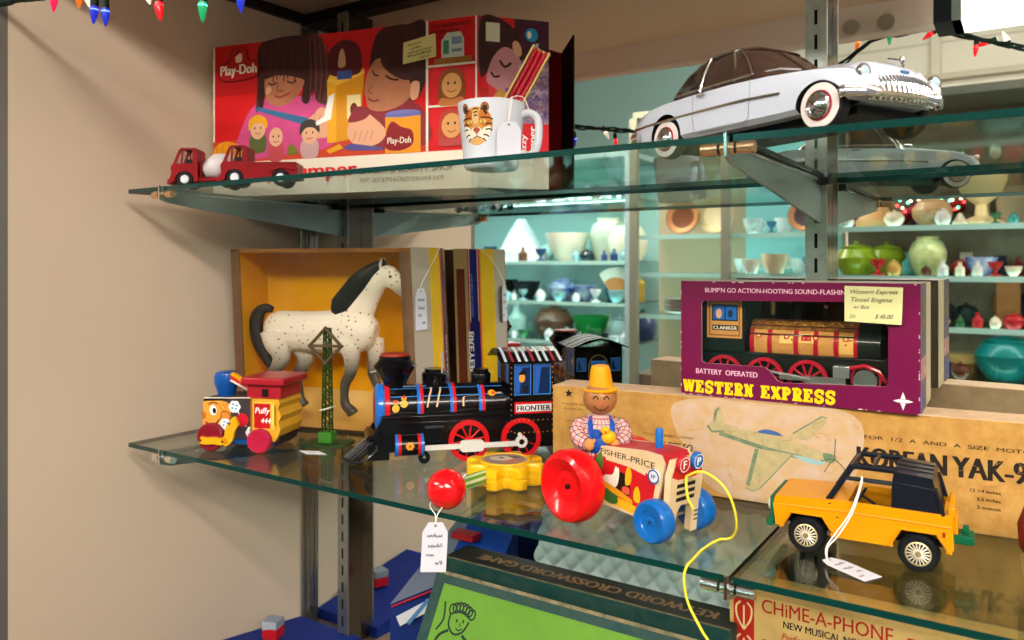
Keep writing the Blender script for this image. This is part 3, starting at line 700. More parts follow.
def ww(root, x, sg, tw, r=.0182):
    m = MB(); y = sg*tw; o = .0055
    m.lathe([(.006, -o), (r*.9, -o), (r, -o*.6), (r, o*.6), (r*.93, o), (.006, o)], P('191719', .6), 28, (x, y, r), 'y'); wb = m.build('wheel', root)
    m = MB(); q = [(.0, o-.001), (r*.60, o-.001), (r*.63, o+.0006), (r*.9, o+.0004), (r*.93, o-.001)]
    m.lathe([(a, sg*b) for a, b in q], P('e6dcd8', .5), 28, (x, y, r), 'y', cap=False); m.build('whitewall', wb)
    m = MB(); m.lathe([(a, sg*b) for a, b in ((r*.575, o), (r*.59, o+.0014), (r*.615, o+.0013), (r*.63, o))], P('a8283a', .35), 28, (x, y, r), 'y', cap=False); m.build('red_rim', wb)
    m = MB(); m.lathe([(a, sg*b) for a, b in ((r*.58, o), (r*.56, o+.0022), (r*.50, o+.0026), (r*.44, o+.0018), (r*.36, o+.0030), (r*.22, o+.0048), (.0, o+.0054))], CHR, 28, (x, y, r), 'y', cap=False); m.build('hub_cap', wb)
for x in (0, .17):
    for sg in (-1, 1): ww(t, x, sg, .0425)
m = MB(); rings = []
for a in range(28):                                     # oval chrome grille surround
    q = 2*PI*a/28; rings.append((.2085+.0025*cos(q)**2*0-.006*abs(cos(q))**3, .033*cos(q), .0365+.0075*sin(q)))
m.tube(rings+[rings[0]], .0017, CHR, 8)
for i in range(19):
    y = -.030+.06*i/18; hgt = .0075*sqrt(max(.05, 1-(y/.034)**2)); xx = .2120-.006*abs(y/.033)**3
    m.tube([(xx-.001, y, .0365+hgt), (xx+.003, y, .0365+hgt*.2), (xx+.0035, y, .0345-hgt*.5), (xx, y, .0355-hgt*1.1)], [.0009, .0013, .0014, .001], CHR, 6)
m.build('grille', t)
m = MB(); m.prism([(-.030, .0300), (-.026, .0425), (.026, .0425), (.030, .0300)], .204, .2095, P('17161a', .5), 'x'); m.build('grille_opening', t)
m = MB()
bp = spline([(.1915, -.0500, .030), (.195, -.0510, .0305), (.200, -.0485, .0305), (.211, -.036, .0305), (.2165, -.018, .0305), (.218, 0, .0305), (.2165, .018, .0305), (.211, .036, .0305), (.200, .0485, .0305), (.195, .0510, .0305), (.1915, .0500, .030)], 4)
m.tube([(q[0], q[1], q[2]-.003) for q in bp], [(.0060, .0026)]*len(bp), CHR, 12)
for i in range(15):
    y = -.0315+.063*i/14; m.tube([(.2185-.0075*(y/.034)**2, y, .035), (.2205-.0075*(y/.034)**2, y, .028), (.215-.0075*(y/.034)**2, y, .0205)], .0016, CHR, 6)
m.tube([(.205, -.034, .021), (.211, 0, .0205), (.205, .034, .021)], .0018, CHR, 6)
m.build('front_bumper', t)
m = MB(); bp = spline([(-.040, -.0485, .026), (-.054, -.045, .026), (-.0625, -.028, .026), (-.064, 0, .026), (-.0625, .028, .026), (-.054, .045, .026), (-.040, .0485, .026)], 4); m.tube(bp, [(.0045, .002)]*len(bp), CHR, 10)
for y in (-.03, .03): m.box(-.068, -.062, y-.004, y+.004, .02, .034, CHR)
m.build('rear_bumper', t)
for sg in (-1, 1):
    m = MB(); m.lathe([(0, -.004), (.0050, -.004), (.0058, .0), (.0053, .0018), (.0042, .0016)], CHR, 24, (.2045, sg*.0375, .0445), 'x', cap=False); hb = m.build('headlight', t)
    m = MB(); m.lathe([(.0045, .0010), (.0036, .0024), (.0, .0032)], P('aac4dc', .06, coat=1), 20, (.2045, sg*.0375, .0445), 'x', cap=False); m.build('lens', hb)
    m = MB(); m.lathe([(0, 0), (.0028, .0), (.0028, .002), (0, .003)], P('b02020', .2, coat=.6), 14, (-.0585, sg*.036, .036), 'x'); m.build('tail_light', t)
m = MB(); m.tube([(.208, 0, .052), (.203, 0, .0565), (.19, 0, .0588)], .0013, CHR, 8); m.ell((.206, 0, .0565), (.003, .0012, .003), CHR, 10, 8)
m.box(.2085, .2105, -.004, .004, .0462, .0482, P('4a6aa0', .3)); m.build('hood_ornament', t)
m = MB(); m.box(-.03, .19, -.032, .032, .0105, .0165, P('131113', .7)); m.build('chassis', t)
for sg in (-1, 1):
    m = MB(); m.tube([(.110, sg*.0405, .0575), (.121, sg*.036, .0585), (.128, sg*.02, .0588)], .0009, CHR, 6); m.build('wiper', t)

for ch in t.children:                                    # short, low nose
    if ch.name.split('.')[0] == 'wheel': continue
    for v_ in ch.data.vertices:
        p = v_.co
        if p.x > .11 and p.z > .016: p.z -= min(1, (p.x-.11)/.09)*.0062*min(1, (p.z-.016)/.02)
        if p.x > .186: p.x = .186+(p.x-.186)*.66
    for g in ch.children:
        for v_ in g.data.vertices:
            if v_.co.x > .186: v_.co.x = .186+(v_.co.x-.186)*.66; v_.co.z -= .0062
# ================================================================== lower shelf, right half
# ---- long kraft model-plane carton
YX, YY, YR = -.4585, .7776, 4.7
t = thing('model_plane_box', 'long tan cardboard box printed with an aeroplane, lying under the purple box', 'box', (YX, YY, ZS), YR)
TAN = P('bd924e', .7, noise=.75, ns=55, h2='9c6c30'); TANT = P('cfae8c', .75, noise=.5, ns=40, h2='a88260'); YI = P('231c18', .7)
YL, YH, YD = .56, .1022, .048
m = MB(); m.box(0, YL, 0, YD, 0, YH-.0004, TANT); m.build('carton', t, .0012)
m = MB(); m.box(.0006, YL-.0006, -.0004, .0003, .0008, YH-.0010, TAN)
A = Art(m, plane((0, -.0004, 0), (1, 0, 0), (0, 0, 1), (0, -1, 0)), .00003); R0 = random.Random(8)
pale = P('bfa894', .7, noise=.9, ns=48, h2='c09a60'); A.blob([(.140, .090), (.17, .1), (.21, .1005), (.26, .1), (.303, .1005), (.325, .086), (.322, .05), (.308, .02), (.268, .003), (.205, .002), (.175, .014), (.162, .04), (.146, .06)], P('bd9c6c', .7, noise=.9, ns=60, h2='bfa894'))
A.blob([(.150, .086), (.17, .097), (.21, .098), (.26, .096), (.30, .098), (.316, .082), (.314, .05), (.30, .026), (.262, .008), (.21, .006), (.185, .02), (.172, .04), (.158, .06)], pale)
grn = P('4c7460', .7, noise=.6, ns=90, h2='a89a6c'); gry = P('b9a678', .7, noise=.5, ns=90, h2='8a8a68'); blu = P('3c5f94', .6)
A.poly([(.256, .0672), (.262, .0735), (.289, .0925), (.2935, .0915), (.2935, .0875), (.277, .068)], gry); A.line([(.262, .073), (.289, .0922), (.293, .091)], .0014, grn)
A.blob([(.187, .0695), (.2, .0725), (.24, .0705), (.27, .064), (.296, .0545), (.3, .052), (.297, .048), (.27, .051), (.235, .056), (.205, .0635)], gry)
A.line([(.19, .066), (.215, .060), (.24, .0545), (.27, .0505)], .0042, grn, 3)
A.poly([(.228, .0545), (.2195, .018), (.2165, .0135), (.222, .011), (.2305, .0145), (.262, .0525)], gry); A.line([(.2275, .054), (.2185, .016)], .004, grn); A.line([(.2165, .0135), (.223, .011), (.2305, .0145), (.2625, .0535)], .0011, grn)
A.poly([(.181, .066), (.1855, .088), (.189, .0932), (.1935, .088), (.196, .07)], gry); A.line([(.183, .068), (.1865, .0885), (.19, .0925)], .0028, grn)
A.poly([(.183, .078), (.178, .073), (.182, .0665), (.205, .07), (.209, .0745)], gry); A.line([(.178, .073), (.182, .0668), (.195, .0685)], .0024, grn)
A.blob([(.228, .071), (.236, .0745), (.247, .073), (.252, .0695), (.24, .0698)], blu)
A.blob([(.262, .052), (.275, .046), (.288, .0455), (.29, .049)], P('8fb0b4', .6)); A.blob([(.29, .057), (.2985, .0565), (.3015, .052), (.299, .0485), (.292, .0495)], grn)
for dx, dy in ((.001, .0195), (-.009, -.0135), (.010, -.010), (-.012, -.003)): A.line([(.3, .0525), (.3+dx*.6, .0525+dy*.5), (.3+dx, .0525+dy)], .0009, P('4a5a48', .6))
for i in range(5): A.line([(.20+.016*i, .0715-.003*i), (.203+.016*i, .0645-.0032*i)], .0005, grn)
A.text('KOREAN', .3205, .0487, .0188, YI, .0735, .028); A.text('YAK-9', .3995, .0487, .0188, YI, .0555, .028)
A.text('FOR  1/2  A  AND  A  SIZE  MOTORS', .3265, .0752, .0034, YI, .142, .004)
for i, s_ in enumerate(('12 1/4 inches', '8.5 inches', '2 ounces')): A.text(s_, .436, .0372-.0072*i, .0031, YI, .023 if i == 0 else .018, .004, 'r')
A.star(.0205, .0935, .0052, YI)
for i, (y, w_) in enumerate(((.081, .03), (.0755, .024), (.062, .026), (.054, .03))): A.text('model kit', .012+.002*i, y, .0022, P('6a5238', .7), w_)
A.text('MODELING  AIRCRAFT  COMPANY', .108, .0565, .0024, P('6a5238', .7), .056); A.text('UPTE EQ.', .1640, .0445, .0066, YI, .032, .02, al='r')
for i in range(40):
    q = (R0.uniform(.01, .5), R0.uniform(.02, .09)); A.line([q]+[(q[0]+R0.uniform(-.004, .004)*(k+1), q[1]+R0.uniform(-.003, .003)*(k+1)) for k in range(3)], .0003, P('96703e', .7), 4)
m.build('printed_front', t)
b = MB()
for x, z in ((0, .102), (.0, .0)): b.tube([(0, -.0008, z-.003), (0, -.0008, z+.0)], .0008, P('8a6a44', .9), 5)
b.build('worn_corner', t)

# ---- purple window carton with a locomotive inside
WX, WY = -.3115, .7955; WZ = ZS+YH+.0004
PUR = P('6c1240', .3, coat=.4, noise=.25, ns=12, h2='4e0c30'); PURL = P('7c1c50', .4)
t = thing('window_box', 'purple window box with yellow lettering and a locomotive inside, standing on the tan box', 'toy box', (WX, WY, WZ), 1.2)
L, H, D = .2262, .1192, .104
m = MB(); th = .0014
m.box(0, th, .001, D, 0, H, P('5e1038', .4)); m.box(L-th, L, .001, D, 0, H, P('8a7a6a', .5)); m.box(0, L, .001, D, 0, th, PUR); m.box(0, L, .001, D, H-th, H, P('a89a92', .5)); m.box(0, L, D-th, D, 0, H, P('5a4a40', .7))
m.build('carton', t, .0006)
win = [(.0225, .036), (.0225, .0965), (.025, .099), (.196, .1015), (.1995, .098), (.1995, .027), (.1965, .0235), (.104, .0195), (.0995, .0215), (.092, .0305), (.087, .034), (.027, .034)]
m = MB(); outer = [(0, 0), (L, 0), (L, H), (0, H)]
tri = tessellate_polygon([[Vector((x, z, 0)) for x, z in outer], [Vector((x, z, 0)) for x, z in win]])
pts = outer+win
m.add([(x, 0, z) for x, z in pts], [list(q) for q in tri], PUR); m.add([(x, .0012, z) for x, z in pts], [list(q) for q in tri], P('d8d0c4', .7))
n = len(win); m.add([(x, y, z) for y in (0, .0012) for x, z in win], [(i, (i+1) % n, (i+1) % n+n, i+n) for i in range(n)], P('c8b8b0', .7))
m.add([(x, y, z) for y in (0, .0012) for x, z in outer], [(i, (i+1) % 4, (i+1) % 4+4, i+4) for i in range(4)], PURL)
A = Art(m, plane((0, 0, 0), (1, 0, 0), (0, 0, 1), (0, -1, 0)), .00003)
LV = P('e6b8c8', .4); GOLD = P('f0c414', .35)
A.text("BUMP'N GO ACTION-HOOTING SOUND-FLASHING LIGHT", .0262, .1078, .0046, LV, .160, .008)
A.text('BATTERY  OPERATED', .0165, .0228, .0052, LV, .0635, .014)
A.slab('WESTERN EXPRESS', .0026, .0028, .0128, GOLD, .01022, .0037)
A.star(.212, .0115, .0085, P('e8dce0', .4), 4, .35); A.rect(.205, .0098, .219, .0102, PUR); A.rect(.204, .013, .22, .0134, PUR)
R = random.Random(4)
for i in range(46):                                           # rubbed edges
    e = R.choice('lrbt'); a = R.random(); k = R.uniform(.0006, .0022)
    x, y = {'l': (.0006, a*H), 'r': (L-.0008, a*H), 'b': (a*L, .0006), 't': (a*L, H-.0008)}[e]
    A.ell(x, y, .0006 if e in 'lr' else k, k if e in 'lr' else .0006, P('c8b0ac', .7), n=7)
m.build('printed_front', t, smooth=False)
m = MB(); A = Art(m, plane((L+.0001, 0, 0), (0, 1, 0), (0, 0, 1), (1, 0, 0)), .00003)
A.rect(.001, 0, .055, H, P('6a5048', .5, noise=.9, ns=120, h2='3a4a78')); A.rect(.001, .001, .014, .022, P('2a6ac0', .4)); A.rect(.055, 0, D, H, P('b8a888', .7)); A.rect(.003, .03, .05, .05, P('8a2848', .5, noise=.7, ns=150, h2='d8c8b0')); A.rect(.006, .075, .045, .105, P('7a6a40', .5, noise=.8, ns=150, h2='2a2a40'))
m.build('printed_end', t)
m = MB(); m.add([(x, .0016, z) for x, z in win], [list(range(n))], FILM); m.build('window_film', t, smooth=False)
nt_ = thing('sticky_note', 'pale yellow handwritten price note stuck on the top right corner of the purple box', 'note')
M1 = Matrix.Translation((WX, WY, WZ)) @ Matrix.Rotation(radians(1.2), 4, 'Z')
pp = note_paper(nt_, [(.1622, -.0004, .0830), (.2112, -.0004, .0815), (.2122, -.0004, .1155), (.1622, -.0004, .1165)], M1, (0, -1, 0), P('c9c68e', .6), [], 11)
m = MB(); m.M = M1; A = Art(m, plane((.1622, -.0034, .082), (1, 0, 0), (0, 0, 1), (0, -1, 0)), .00001)
A.f = lambda x, y, h: (.1622+x, -.0030-.003*(1-y/.034)**2*(x/.049)-h, .083+y)
pen = P('4c5046', .6)
A.text('Western Express', .004, .0262, .0042, pen, .041, 0, shear=.35); A.text('Tinsel Engine', .0045, .0188, .0042, pen, .036, 0, shear=.35); A.text('w/ Box', .0075, .0122, .0036, pen, .014, 0, shear=.35); A.text('20-', .004, .0032, .0032, pen, .006, 0, shear=.35); A.text('$ 45.00', .0265, .0036, .0040, pen, .0145, .004, shear=.35)
m.build('handwriting', nt_)
# the engine in the window
t = thing('boxed_locomotive', 'tin locomotive with orange boiler panels and red wheels inside the purple window box', 'toy train', (WX, WY, WZ), 1.2)
BK2 = P('101614', .35, coat=.4); ORG = P('c99452', .35, noise=.4, ns=200, h2='a86a34'); RD = P('a8142c', .35, coat=.4)
m = MB(); m.box(.006, .20, .018, .078, .018, .046, BK2); m.box(.175, .19, .012, .02, .012, .03, BK2); m.build('chassis', t, .001)
m = MB(); m.tube([(.066, .046, .056), (.166, .046, .056)], .023, ORG, 28)
for x in (.068, .086, .112, .131, .150, .168): m.tube([(x-.0022, .046, .056), (x+.0022, .046, .056)], .0235, RD, 28)
m.tube([(.170, .046, .056), (.190, .046, .056), (.196, .046, .056)], [.0245, .0245, .012], P('16201e', .3, coat=.5), 28)
A = Art(m, lambda x, a, h: (x, .046-(.0236+h)*sin(a), .056+(.0236+h)*cos(a)), .00004); A.maxe, A.ky = .004, .023
A.rect(.066, .1, .168, .95, P('5a1a1c', .35, noise=.6, ns=220, h2='b89038'))
for i in range(6): A.line([(.072+.018*i, .55), (.076+.018*i, .3), (.084+.018*i, .7)], .0016, P('d8b050', .3, .3), 3)
A.rect(.096, 1.15, .112-.003, 1.55, P('e8c070', .4)); A.rect(.115, 1.1, .129, 1.5, P('e8c070', .4)); A.rect(.117, 1.2, .127, 1.4, P('b8282c', .4)); A.rect(.153, 1.1, .166, 1.9, P('e0b060', .4))
for i in range(4): A.ell(.075+.028*i, 1.25, .003, .12, P('b83c28', .4)); A.ell(.075+.028*i, 1.25, .0014, .06, P('e8cc80', .4))
m.build('boiler', t)
m = MB()
for z, y in ((.0655, .0232), (.0735, .029)): m.tube([(.066, y, z), (.168, y, z)], .0009, CHROME, 6)
m.build('handrail', t)
m = MB(); m.box(.012, .063, .0145, .080, .046, .102, BK2)
A = Art(m, plane((-.0015, .0143, .001), (1.06, 0, 0), (0, 0, 1.04), (0, -1, 0)), .00003)
A.rect(.0235, .0565, .0585, .096, ORG); A.rect(.0255, .0585, .0565, .094, P('8a5a30', .4)); A.rect(.0268, .06, .0552, .0925, ORG); A.rect(.0285, .0735, .0545, .090, P('14303c', .3)); A.rect(.030, .075, .0412, .0885, P('2a68b8', .3)); A.rect(.0425, .075, .053, .0885, P('2a68b8', .3)); A.ell(.0355, .081, .003, .005, P('d8a080', .4)); A.ell(.047, .081, .0025, .004, P('183050', .4))
A.rect(.029, .064, .0548, .0695, P('20262a', .4)); A.text('CLANKER', .030, .0650, .0034, P('e8e0c8', .4), .0235, .03)
m.build('cab', t)
m = MB(); m.lathe([(0, .084), (.0035, .084), (.0035, .102), (.0045, .104), (0, .104)], P('b8ac80', .25, .7), 16, (.083, .049, 0)); m.lathe([(0, .085), (.004, .085), (.0032, .094), (.0012, .1), (0, .101)], P('2a2420', .3), 14, (.137, .049, 0)); m.ell((.137, .0455, .0935), .0022, P('d88a8a', .3), 8, 6)
m.lathe([(0, .08), (.008, .08), (.008, .094), (.005, .099), (0, .1)], BK2, 16, (.108, .049, 0)); m.build('stack', t)
for x in (.043, .084, .126):
    m = MB(); m.lathe([(.0155, -.002), (.019, -.002), (.019, .003), (.0155, .003)], RD, 28, (x, .0105, .0235), 'y', cap=False)
    for k in range(5): a = 2*PI*k/10; m.tube([(x+.016*cos(a), .0105, .0235+.016*sin(a)), (x-.016*cos(a), .0105, .0235-.016*sin(a))], .0011, RD, 6)
    m.lathe([(0, -.003), (.004, -.003), (.004, .003), (0, .003)], P('c8c8c4', .25, .9), 14, (x, .0105, .0235), 'y'); m.lathe([(0, .004), (.0165, .004), (.0165, .006), (0, .006)], BK2, 20, (x, .0105, .0235), 'y'); m.build('wheel', t)
m = MB(); m.box(.10, .155, .0050, .0068, .0225, .0265, P('c4c6c6', .2, .9)); m.box(.130, .162, .0042, .0072, .0205, .0275, P('c4c6c6', .2, .9)); m.tube([(.084, .0060, .030), (.132, .0060, .024)], .0018, P('c4c6c6', .2, .9), 8); m.build('drive_rod', t)
m = MB(); m.box(.150, .165, .006, .022, .0275, .039, P('b8c0c4', .2, .8)); m.build('steam_cylinder', t, .0008)
m = MB(); m.lathe([(.006, -.003), (.0105, -.003), (.0105, .002), (.009, .003), (.006, .002), (.0, .003)], P('b4bcc0', .2, .9), 22, (.179, .0065, .0265), 'y'); m.lathe([(.012, -.001), (.0135, -.001), (.0135, .004), (.012, .004)], RD, 22, (.179, .010, .0275), 'y', cap=False); m.tube([(.164, .008, .037), (.178, .007, .0405), (.190, .008, .036), (.197, .010, .026)], .002, RD, 8); m.build('front_wheel', t)

# ---- yellow off-road toy car with a black roll cage
t = thing('off_road_toy_car', 'yellow open-top off-road toy car with black roll cage on the lower right shelf', 'toy car', (-.1590, .7120, ZS), 2.7)
JY = P('da8c04', .3, coat=.35); JB = P('121620', .35, coat=.3); JG = P('07583a', .4)
W = .030
prof = [(-.0250, .0200), (-.0270, .036), (-.0250, .0440), (.030, .0470), (.098, .0470), (.106, .0465), (.107, .0205), (.1012, .0166), (.02, .0163), (-.02, .0186)]
m = MB(); m.prism(prof, -W, W, JY); m.mi(P('3a2c14', .6)); bd = m.build('body', t)
cs = []; dk = P('1a1512', .7)
for x in (0, .083):
    for sg in (-1, 1):
        c = MB(); k = [(x-.0195, -.004), (x-.0178, .020), (x-.0118, .0308), (x+.0118, .0308), (x+.0188, .020), (x+.0205, -.004)]
        c.prism(k, min(sg*.0121, sg*.041), max(sg*.0121, sg*.041), dk); cs.append(c.build('cutter'))
c = MB(); c.box(.032, .1002, -W+.0025, W-.0025, .0222, .06, P('b87a08', .4)); cs.append(c.build('cutter'))
for c in cs: c.parent = t
bpy.context.view_layer.update(); cut(bd, cs); bv = bd.modifiers.new('edge', 'BEVEL'); bv.width = .0012; bv.segments = 2; bv.limit_method = 'ANGLE'; bv.angle_limit = radians(50); bv.use_clamp_overlap = True
m = MB()
for sg in (-1, 1):
    m.tube([(-.024, sg*W, .0365), (.02, sg*(W+.0004), .0385), (.105, sg*(W+.0004), .038)], [(.0007, .0005)]*3, JY, 6)
    for x in (0, .083): m.tube([(x-.0212, sg*W, .018), (x-.0190, sg*(W+.0008), .0215), (x-.0126, sg*(W+.001), .0322), (x+.0126, sg*(W+.001), .0322), (x+.0200, sg*(W+.0008), .0215), (x+.0222, sg*W, .018)], .0012, JY, 6)
    m.box(.0995, .1015, sg*W-.0008, sg*W+.0008, .03, .034, P('8a2a14', .5))
for x, z in ((.024, .033), (.0975, .0300), (.018, .0435)): m.ell((x, -W-.0004, z), (.0014, .0004, .0005), P('2a2018', .7), 8, 5)
m.build('body_molding', t)
m = MB(); m.box(-.0295, -.0265, -W+.0005, W-.0005,   .0195, .0425, JG); m.box(-.0325, -.027, -W-.001, W+.001, .0175, .0235, JG)
for y in (-.021, .021): m.lathe([(0, -.0015), (.005, -.0015), (.005, .001), (0, .001)], P('e8e4d0', .2), 16, (-.0305, y, .034), 'x')
for i in range(5): m.box(-.031, -.029, -.012+.005*i, -.0095+.005*i, .025, .041, P('04402a', .4))
m.build('front_grille', t, .0007)
m = MB(); m.box(.106, .1205, -.014, .006, .0215, .0285, JG); m.box(.1125, .1170, -.008, .0, .0285, .0340, JG); m.build('tow_hitch', t, .0009)
m = MB(); m.box(.1030, .1075, -.026, -.014, .044, .0520, JY); m.box(.1030, .1075, .010, .026, .044, .0520, JY); m.box(.1060, .1095, -.012, .012, .024, .043, JY); m.build('tailgate', t, .0008)
def jwheel(x, sg, r=.0148):
    y = sg*.0265; o = .006; m = MB()
    m.lathe([(.005, -o), (r*.86, -o), (r*.96, -o*.75), (r, -o*.3), (r, o*.3), (r*.96, o*.75), (r*.86, o), (.005, o)], P('101216', .55), 32, (x, y, r), 'y')
    for k in range(36):
        a = 2*PI*k/36; m.tube([(x+r*1.0*cos(a), y-o*.7, r+r*1.0*sin(a)), (x+r*1.005*cos(a+.06), y+o*.7, r+r*1.005*sin(a+.06))], .0004, P('101216', .55), 4)
    wb = m.build('wheel', t)
    m = MB(); g = P('c9b78c', .3, .6); m.lathe([(a, sg*b) for a, b in ((r*.63, o*.7), (r*.63, o*1.05), (r*.57, o*1.12), (r*.54, o*.85), (.0, o*.75))], g, 28, (x, y, r), 'y', cap=False)
    for k in range(18):
        a = 2*PI*k/18; m.tube([(x+r*.14*cos(a), y+sg*o*1.05, r+r*.14*sin(a)), (x+r*.56*cos(a), y+sg*o*1.0, r+r*.56*sin(a))], .00055, P('e6dcc4', .3, .4), 5)
    m.lathe([(a, sg*b) for a, b in ((r*.18, o*.8), (r*.15, o*1.2), (0, o*1.25))], P('a8926a', .3, .6), 14, (x, y, r), 'y', cap=False); m.build('hub', wb)
for x in (0, .083):
    for sg in (-1, 1): jwheel(x, sg)
m = MB()
for sg in (-1, 1):
    y = sg*(W-.0035)
    m.tube([(.0165, y, .0455), (.0185, y, .0485), (.0325, y*.93, .0715), (.0345, y*.93, .0742), (.0375, y*.93, .0752), (.068, y*.93, .0752)], [(.0024, .0018)]*6, JB, 8)
    m.tube([(.0265, y*.96, .0610), (.030, y*.95, .0650), (.068, y*.95, .0650)], .0018, JB, 8)
for x, z in ((.0345, .0742), (.0185, .0478)): m.tube([(x, -(W-.0035), z), (x, W-.0035, z)], .002, JB, 8)
m.tube([(.050, -.024, .0752), (.050, .024, .0752)], .0019, JB, 8)
m.build('roll_cage', t)
m = MB(); sec = [(.064, .0455), (.064, .0655), (.0655, .0755), (.0925, .0735), (.0950, .0640), (.0985, .0455)]
m.prism(sec, -W+.0012, W-.0012, JB)
for sg in (-1, 1):
    m.tube([(.066, sg*(W-.001), .067), (.094, sg*(W-.001), .0645)], .0009, JB, 6); m.tube([(.0665, sg*(W-.001), .050), (.0665, sg*(W-.001), .065)], .0006, JB, 6)
    m.tube([(.0942, sg*(W-.002), .0665), (.1000, sg*(W-.001), .046)], .0018, JB, 6)
for y in (-.014, 0, .014): m.tube([(.066, y, .0758), (.0925, y, .0739)], .0008, JB, 6)
m.build('rear_canopy', t, .0012)
m = MB(); m.tube([(.042+.0*cos(a), .0, 0) for a in (0, 1)], .0001, JB, 4) if False else None
q = Matrix.Translation((.040, -.012, .049)) @ Matrix.Rotation(radians(-60), 4, 'Y'); m.M = q
m.tube([(.0068*cos(2*PI*k/16), .0068*sin(2*PI*k/16), 0) for k in range(17)], .0011, JB, 6)
for a in (0, 2.1, 4.2): m.tube([(0, 0, 0), (.0065*cos(a), .0065*sin(a), 0)], .0008, JB, 5)
m.tube([(0, 0, 0), (0, 0, -.012)], .0011, JB, 6); m.build('steering_wheel', t)
m = MB()
for y in (-.013, .013): m.box(.048, .063, y-.009, y+.009, .0225, .034, JG); m.prism([(.060, .034), (.064, .034), (.0665, .050), (.0635, .050)], y-.009, y+.009, JG)
m.build('seat', t, .001)
jm = Matrix.Translation((-.1575, .7125, ZS)) @ Matrix.Rotation(radians(2.7), 4, 'Z')
def jw(p): return jm @ Vector(p)
tt = jw((.0170, -.046, .0030))
price_tag('white handwritten tag lying on the glass, tied to the yellow toy car', [jw((.040, -.025, .0675)), jw((.0402, -.0272, .065)), jw((.0380, -.0315, .055)), jw((.0320, -.037, .038)), jw((.0220, -.041, .022)), jw((.0160, -.044, .011)), tt, jw((.0175, -.0445, .012)), jw((.0250, -.041, .022)), jw((.0350, -.036, .041)), jw((.0405, -.0295, .062)), jw((.0405, -.0255, .0675))],
          tt, (-.45, -.89, .03), (.90, -.42, -.055), .0205, .041, 21)

# ---- wooden tractor pull toy with a farmer
t = thing('toy_tractor', 'wooden toy tractor with big red rear wheels and a yellow-hatted farmer', 'pull toy', (-.3462, .6845, ZS), -16.5)
WD = P('d9c098', .5, noise=.35, ns=50, h2='b8945e'); TRD = P('c01a20', .35, coat=.3); TBL = P('0c5fae', .35, coat=.4)
TYW = P('e6ac1c', .4); rr = .0336; rf = .0187; WB = .0860
HW = .0185
body = [(-.004, .020), (.002, .017), (.060, .0135), (.075, .018), (.082, .030), (.0875, .050), (.090, .066), (.0855, .0735), (.068, .0745), (.02, .0705), (-.001, .0672), (-.007, .058), (-.008, .036)]
m = MB(); m.prism(body, -HW+.001, HW-.001, P('b0202a', .45)); m.build('body', t, .0012)
for sg in (-1, 1):
    m = MB(); y0, y1 = sorted((sg*(HW-.001), sg*(HW+.002))); m.prism(body, y0, y1, WD)
    PS = plane((0, sg*(HW+.002), 0), (1, 0, 0), (0, 0, 1), (0, sg, 0)); A = Art(m, lambda x, y, h: PS(max(x, -.008), .013+(y-.013)*1.17+.06*max(0, x-.01)*max(0, (y-.035)/.02), h), .00004)
    if sg < 0:
        A.poly([(-.012, .024), (.058, .0155), (.072, .019), (.078, .032), (.081, .0425), (.07, .0475), (.03, .0525), (-.008, .0545), (-.016, .04)], TRD)
        A.poly([(-.014, .0215), (.058, .0150), (.064, .0165), (.064, .0205), (.02, .027), (-.014, .0285)], TYW)
        A.blob([(-.012, .030), (-.012, .048), (.0, .052), (.004, .040), (.0, .028)], P('14306e', .4)); A.blob([(-.006, .026), (.004, .032), (.014, .030), (.012, .024), (.002, .022)], P('183c8c', .4))
        A.blob([(.006, .038), (.010, .052), (.016, .056), (.018, .048), (.013, .036)], P('4a7a34', .4)); A.blob([(.026, .031), (.03, .042), (.046, .043), (.052, .030), (.04, .026)], P('1c1814', .4))
        A.blob([(.018, .033), (.02, .039), (.03, .041), (.034, .0475), (.038, .046), (.0375, .038), (.034, .032), (.026, .030)], P('eadcc8', .4)); A.ell(.036, .0485, .0016, .0018, P('c02020', .4), n=8)
        A.blob([(.046, .036), (.046, .044), (.049, .049), (.053, .046), (.052, .038)], TYW); A.blob([(.056, .026), (.056, .033), (.060, .037), (.063, .032), (.062, .025)], TYW); A.blob([(.042, .030), (.043, .034), (.050, .034), (.050, .029)], P('d8503c', .4))
        A.blob([(.016, .023), (.02, .029), (.034, .027), (.036, .020), (.026, .018)], P('3c6a2c', .4)); A.poly([(.012, .032), (.02, .0345), (.04, .030), (.054, .0255), (.054, .022), (.03, .027)], P('e0981c', .4))
        A.line([(.022, .0555), (.05, .0535), (.070, .050)], .0088, WD)
        A.text('FISHER-PRICE', .0150, .0556, .0042, YI, .065, .012, rot=-.075)
        A.text('WILLS FARM', .062, .0512, .0001, YI, .001) if False else None
    m.build('side_panel', t)
# rounded front board with legs, radiator bars and headlamps
m = MB(); fx = .0865
fr = [(-.0200, .004), (-.0235, .020), (-.0215, .036), (-.0225, .058), (-.018, .0715), (.018, .0715), (.0225, .058), (.0215, .036), (.0235, .020), (.0200, .004), (.0110, .004), (.0105, .024), (.006, .031), (-.006, .031), (-.0105, .024), (-.0110, .004)]
m.M = Matrix.Translation((fx, 0, 0)) @ Matrix.Rotation(radians(6), 4, 'Y')
m.prism(fr, .000, .0065, WD, 'x')
A = Art(m, plane((.0065, 0, 0), (0, 1, 0), (0, 0, 1), (1, 0, 0)), .00005)
A.poly([(-.021, .058), (-.0165, .0700), (.0165, .0700), (.021, .058), (.012, .0545), (-.012, .0545)], TRD)
for i in range(3): A.poly([(-.013, (.0505-.0060*i)), (.0125, (.0505-.0060*i)), (.0125, .0470-.0060*i), (-.013, .0470-.0060*i)], YI)
for sg in (-1, 1):
    for i in range(3): A.line([(sg*.0145, .022-.004*i), (sg*.0235, .0225-.004*i)], .0013, YI)
m.build('front_board', t, .0008)
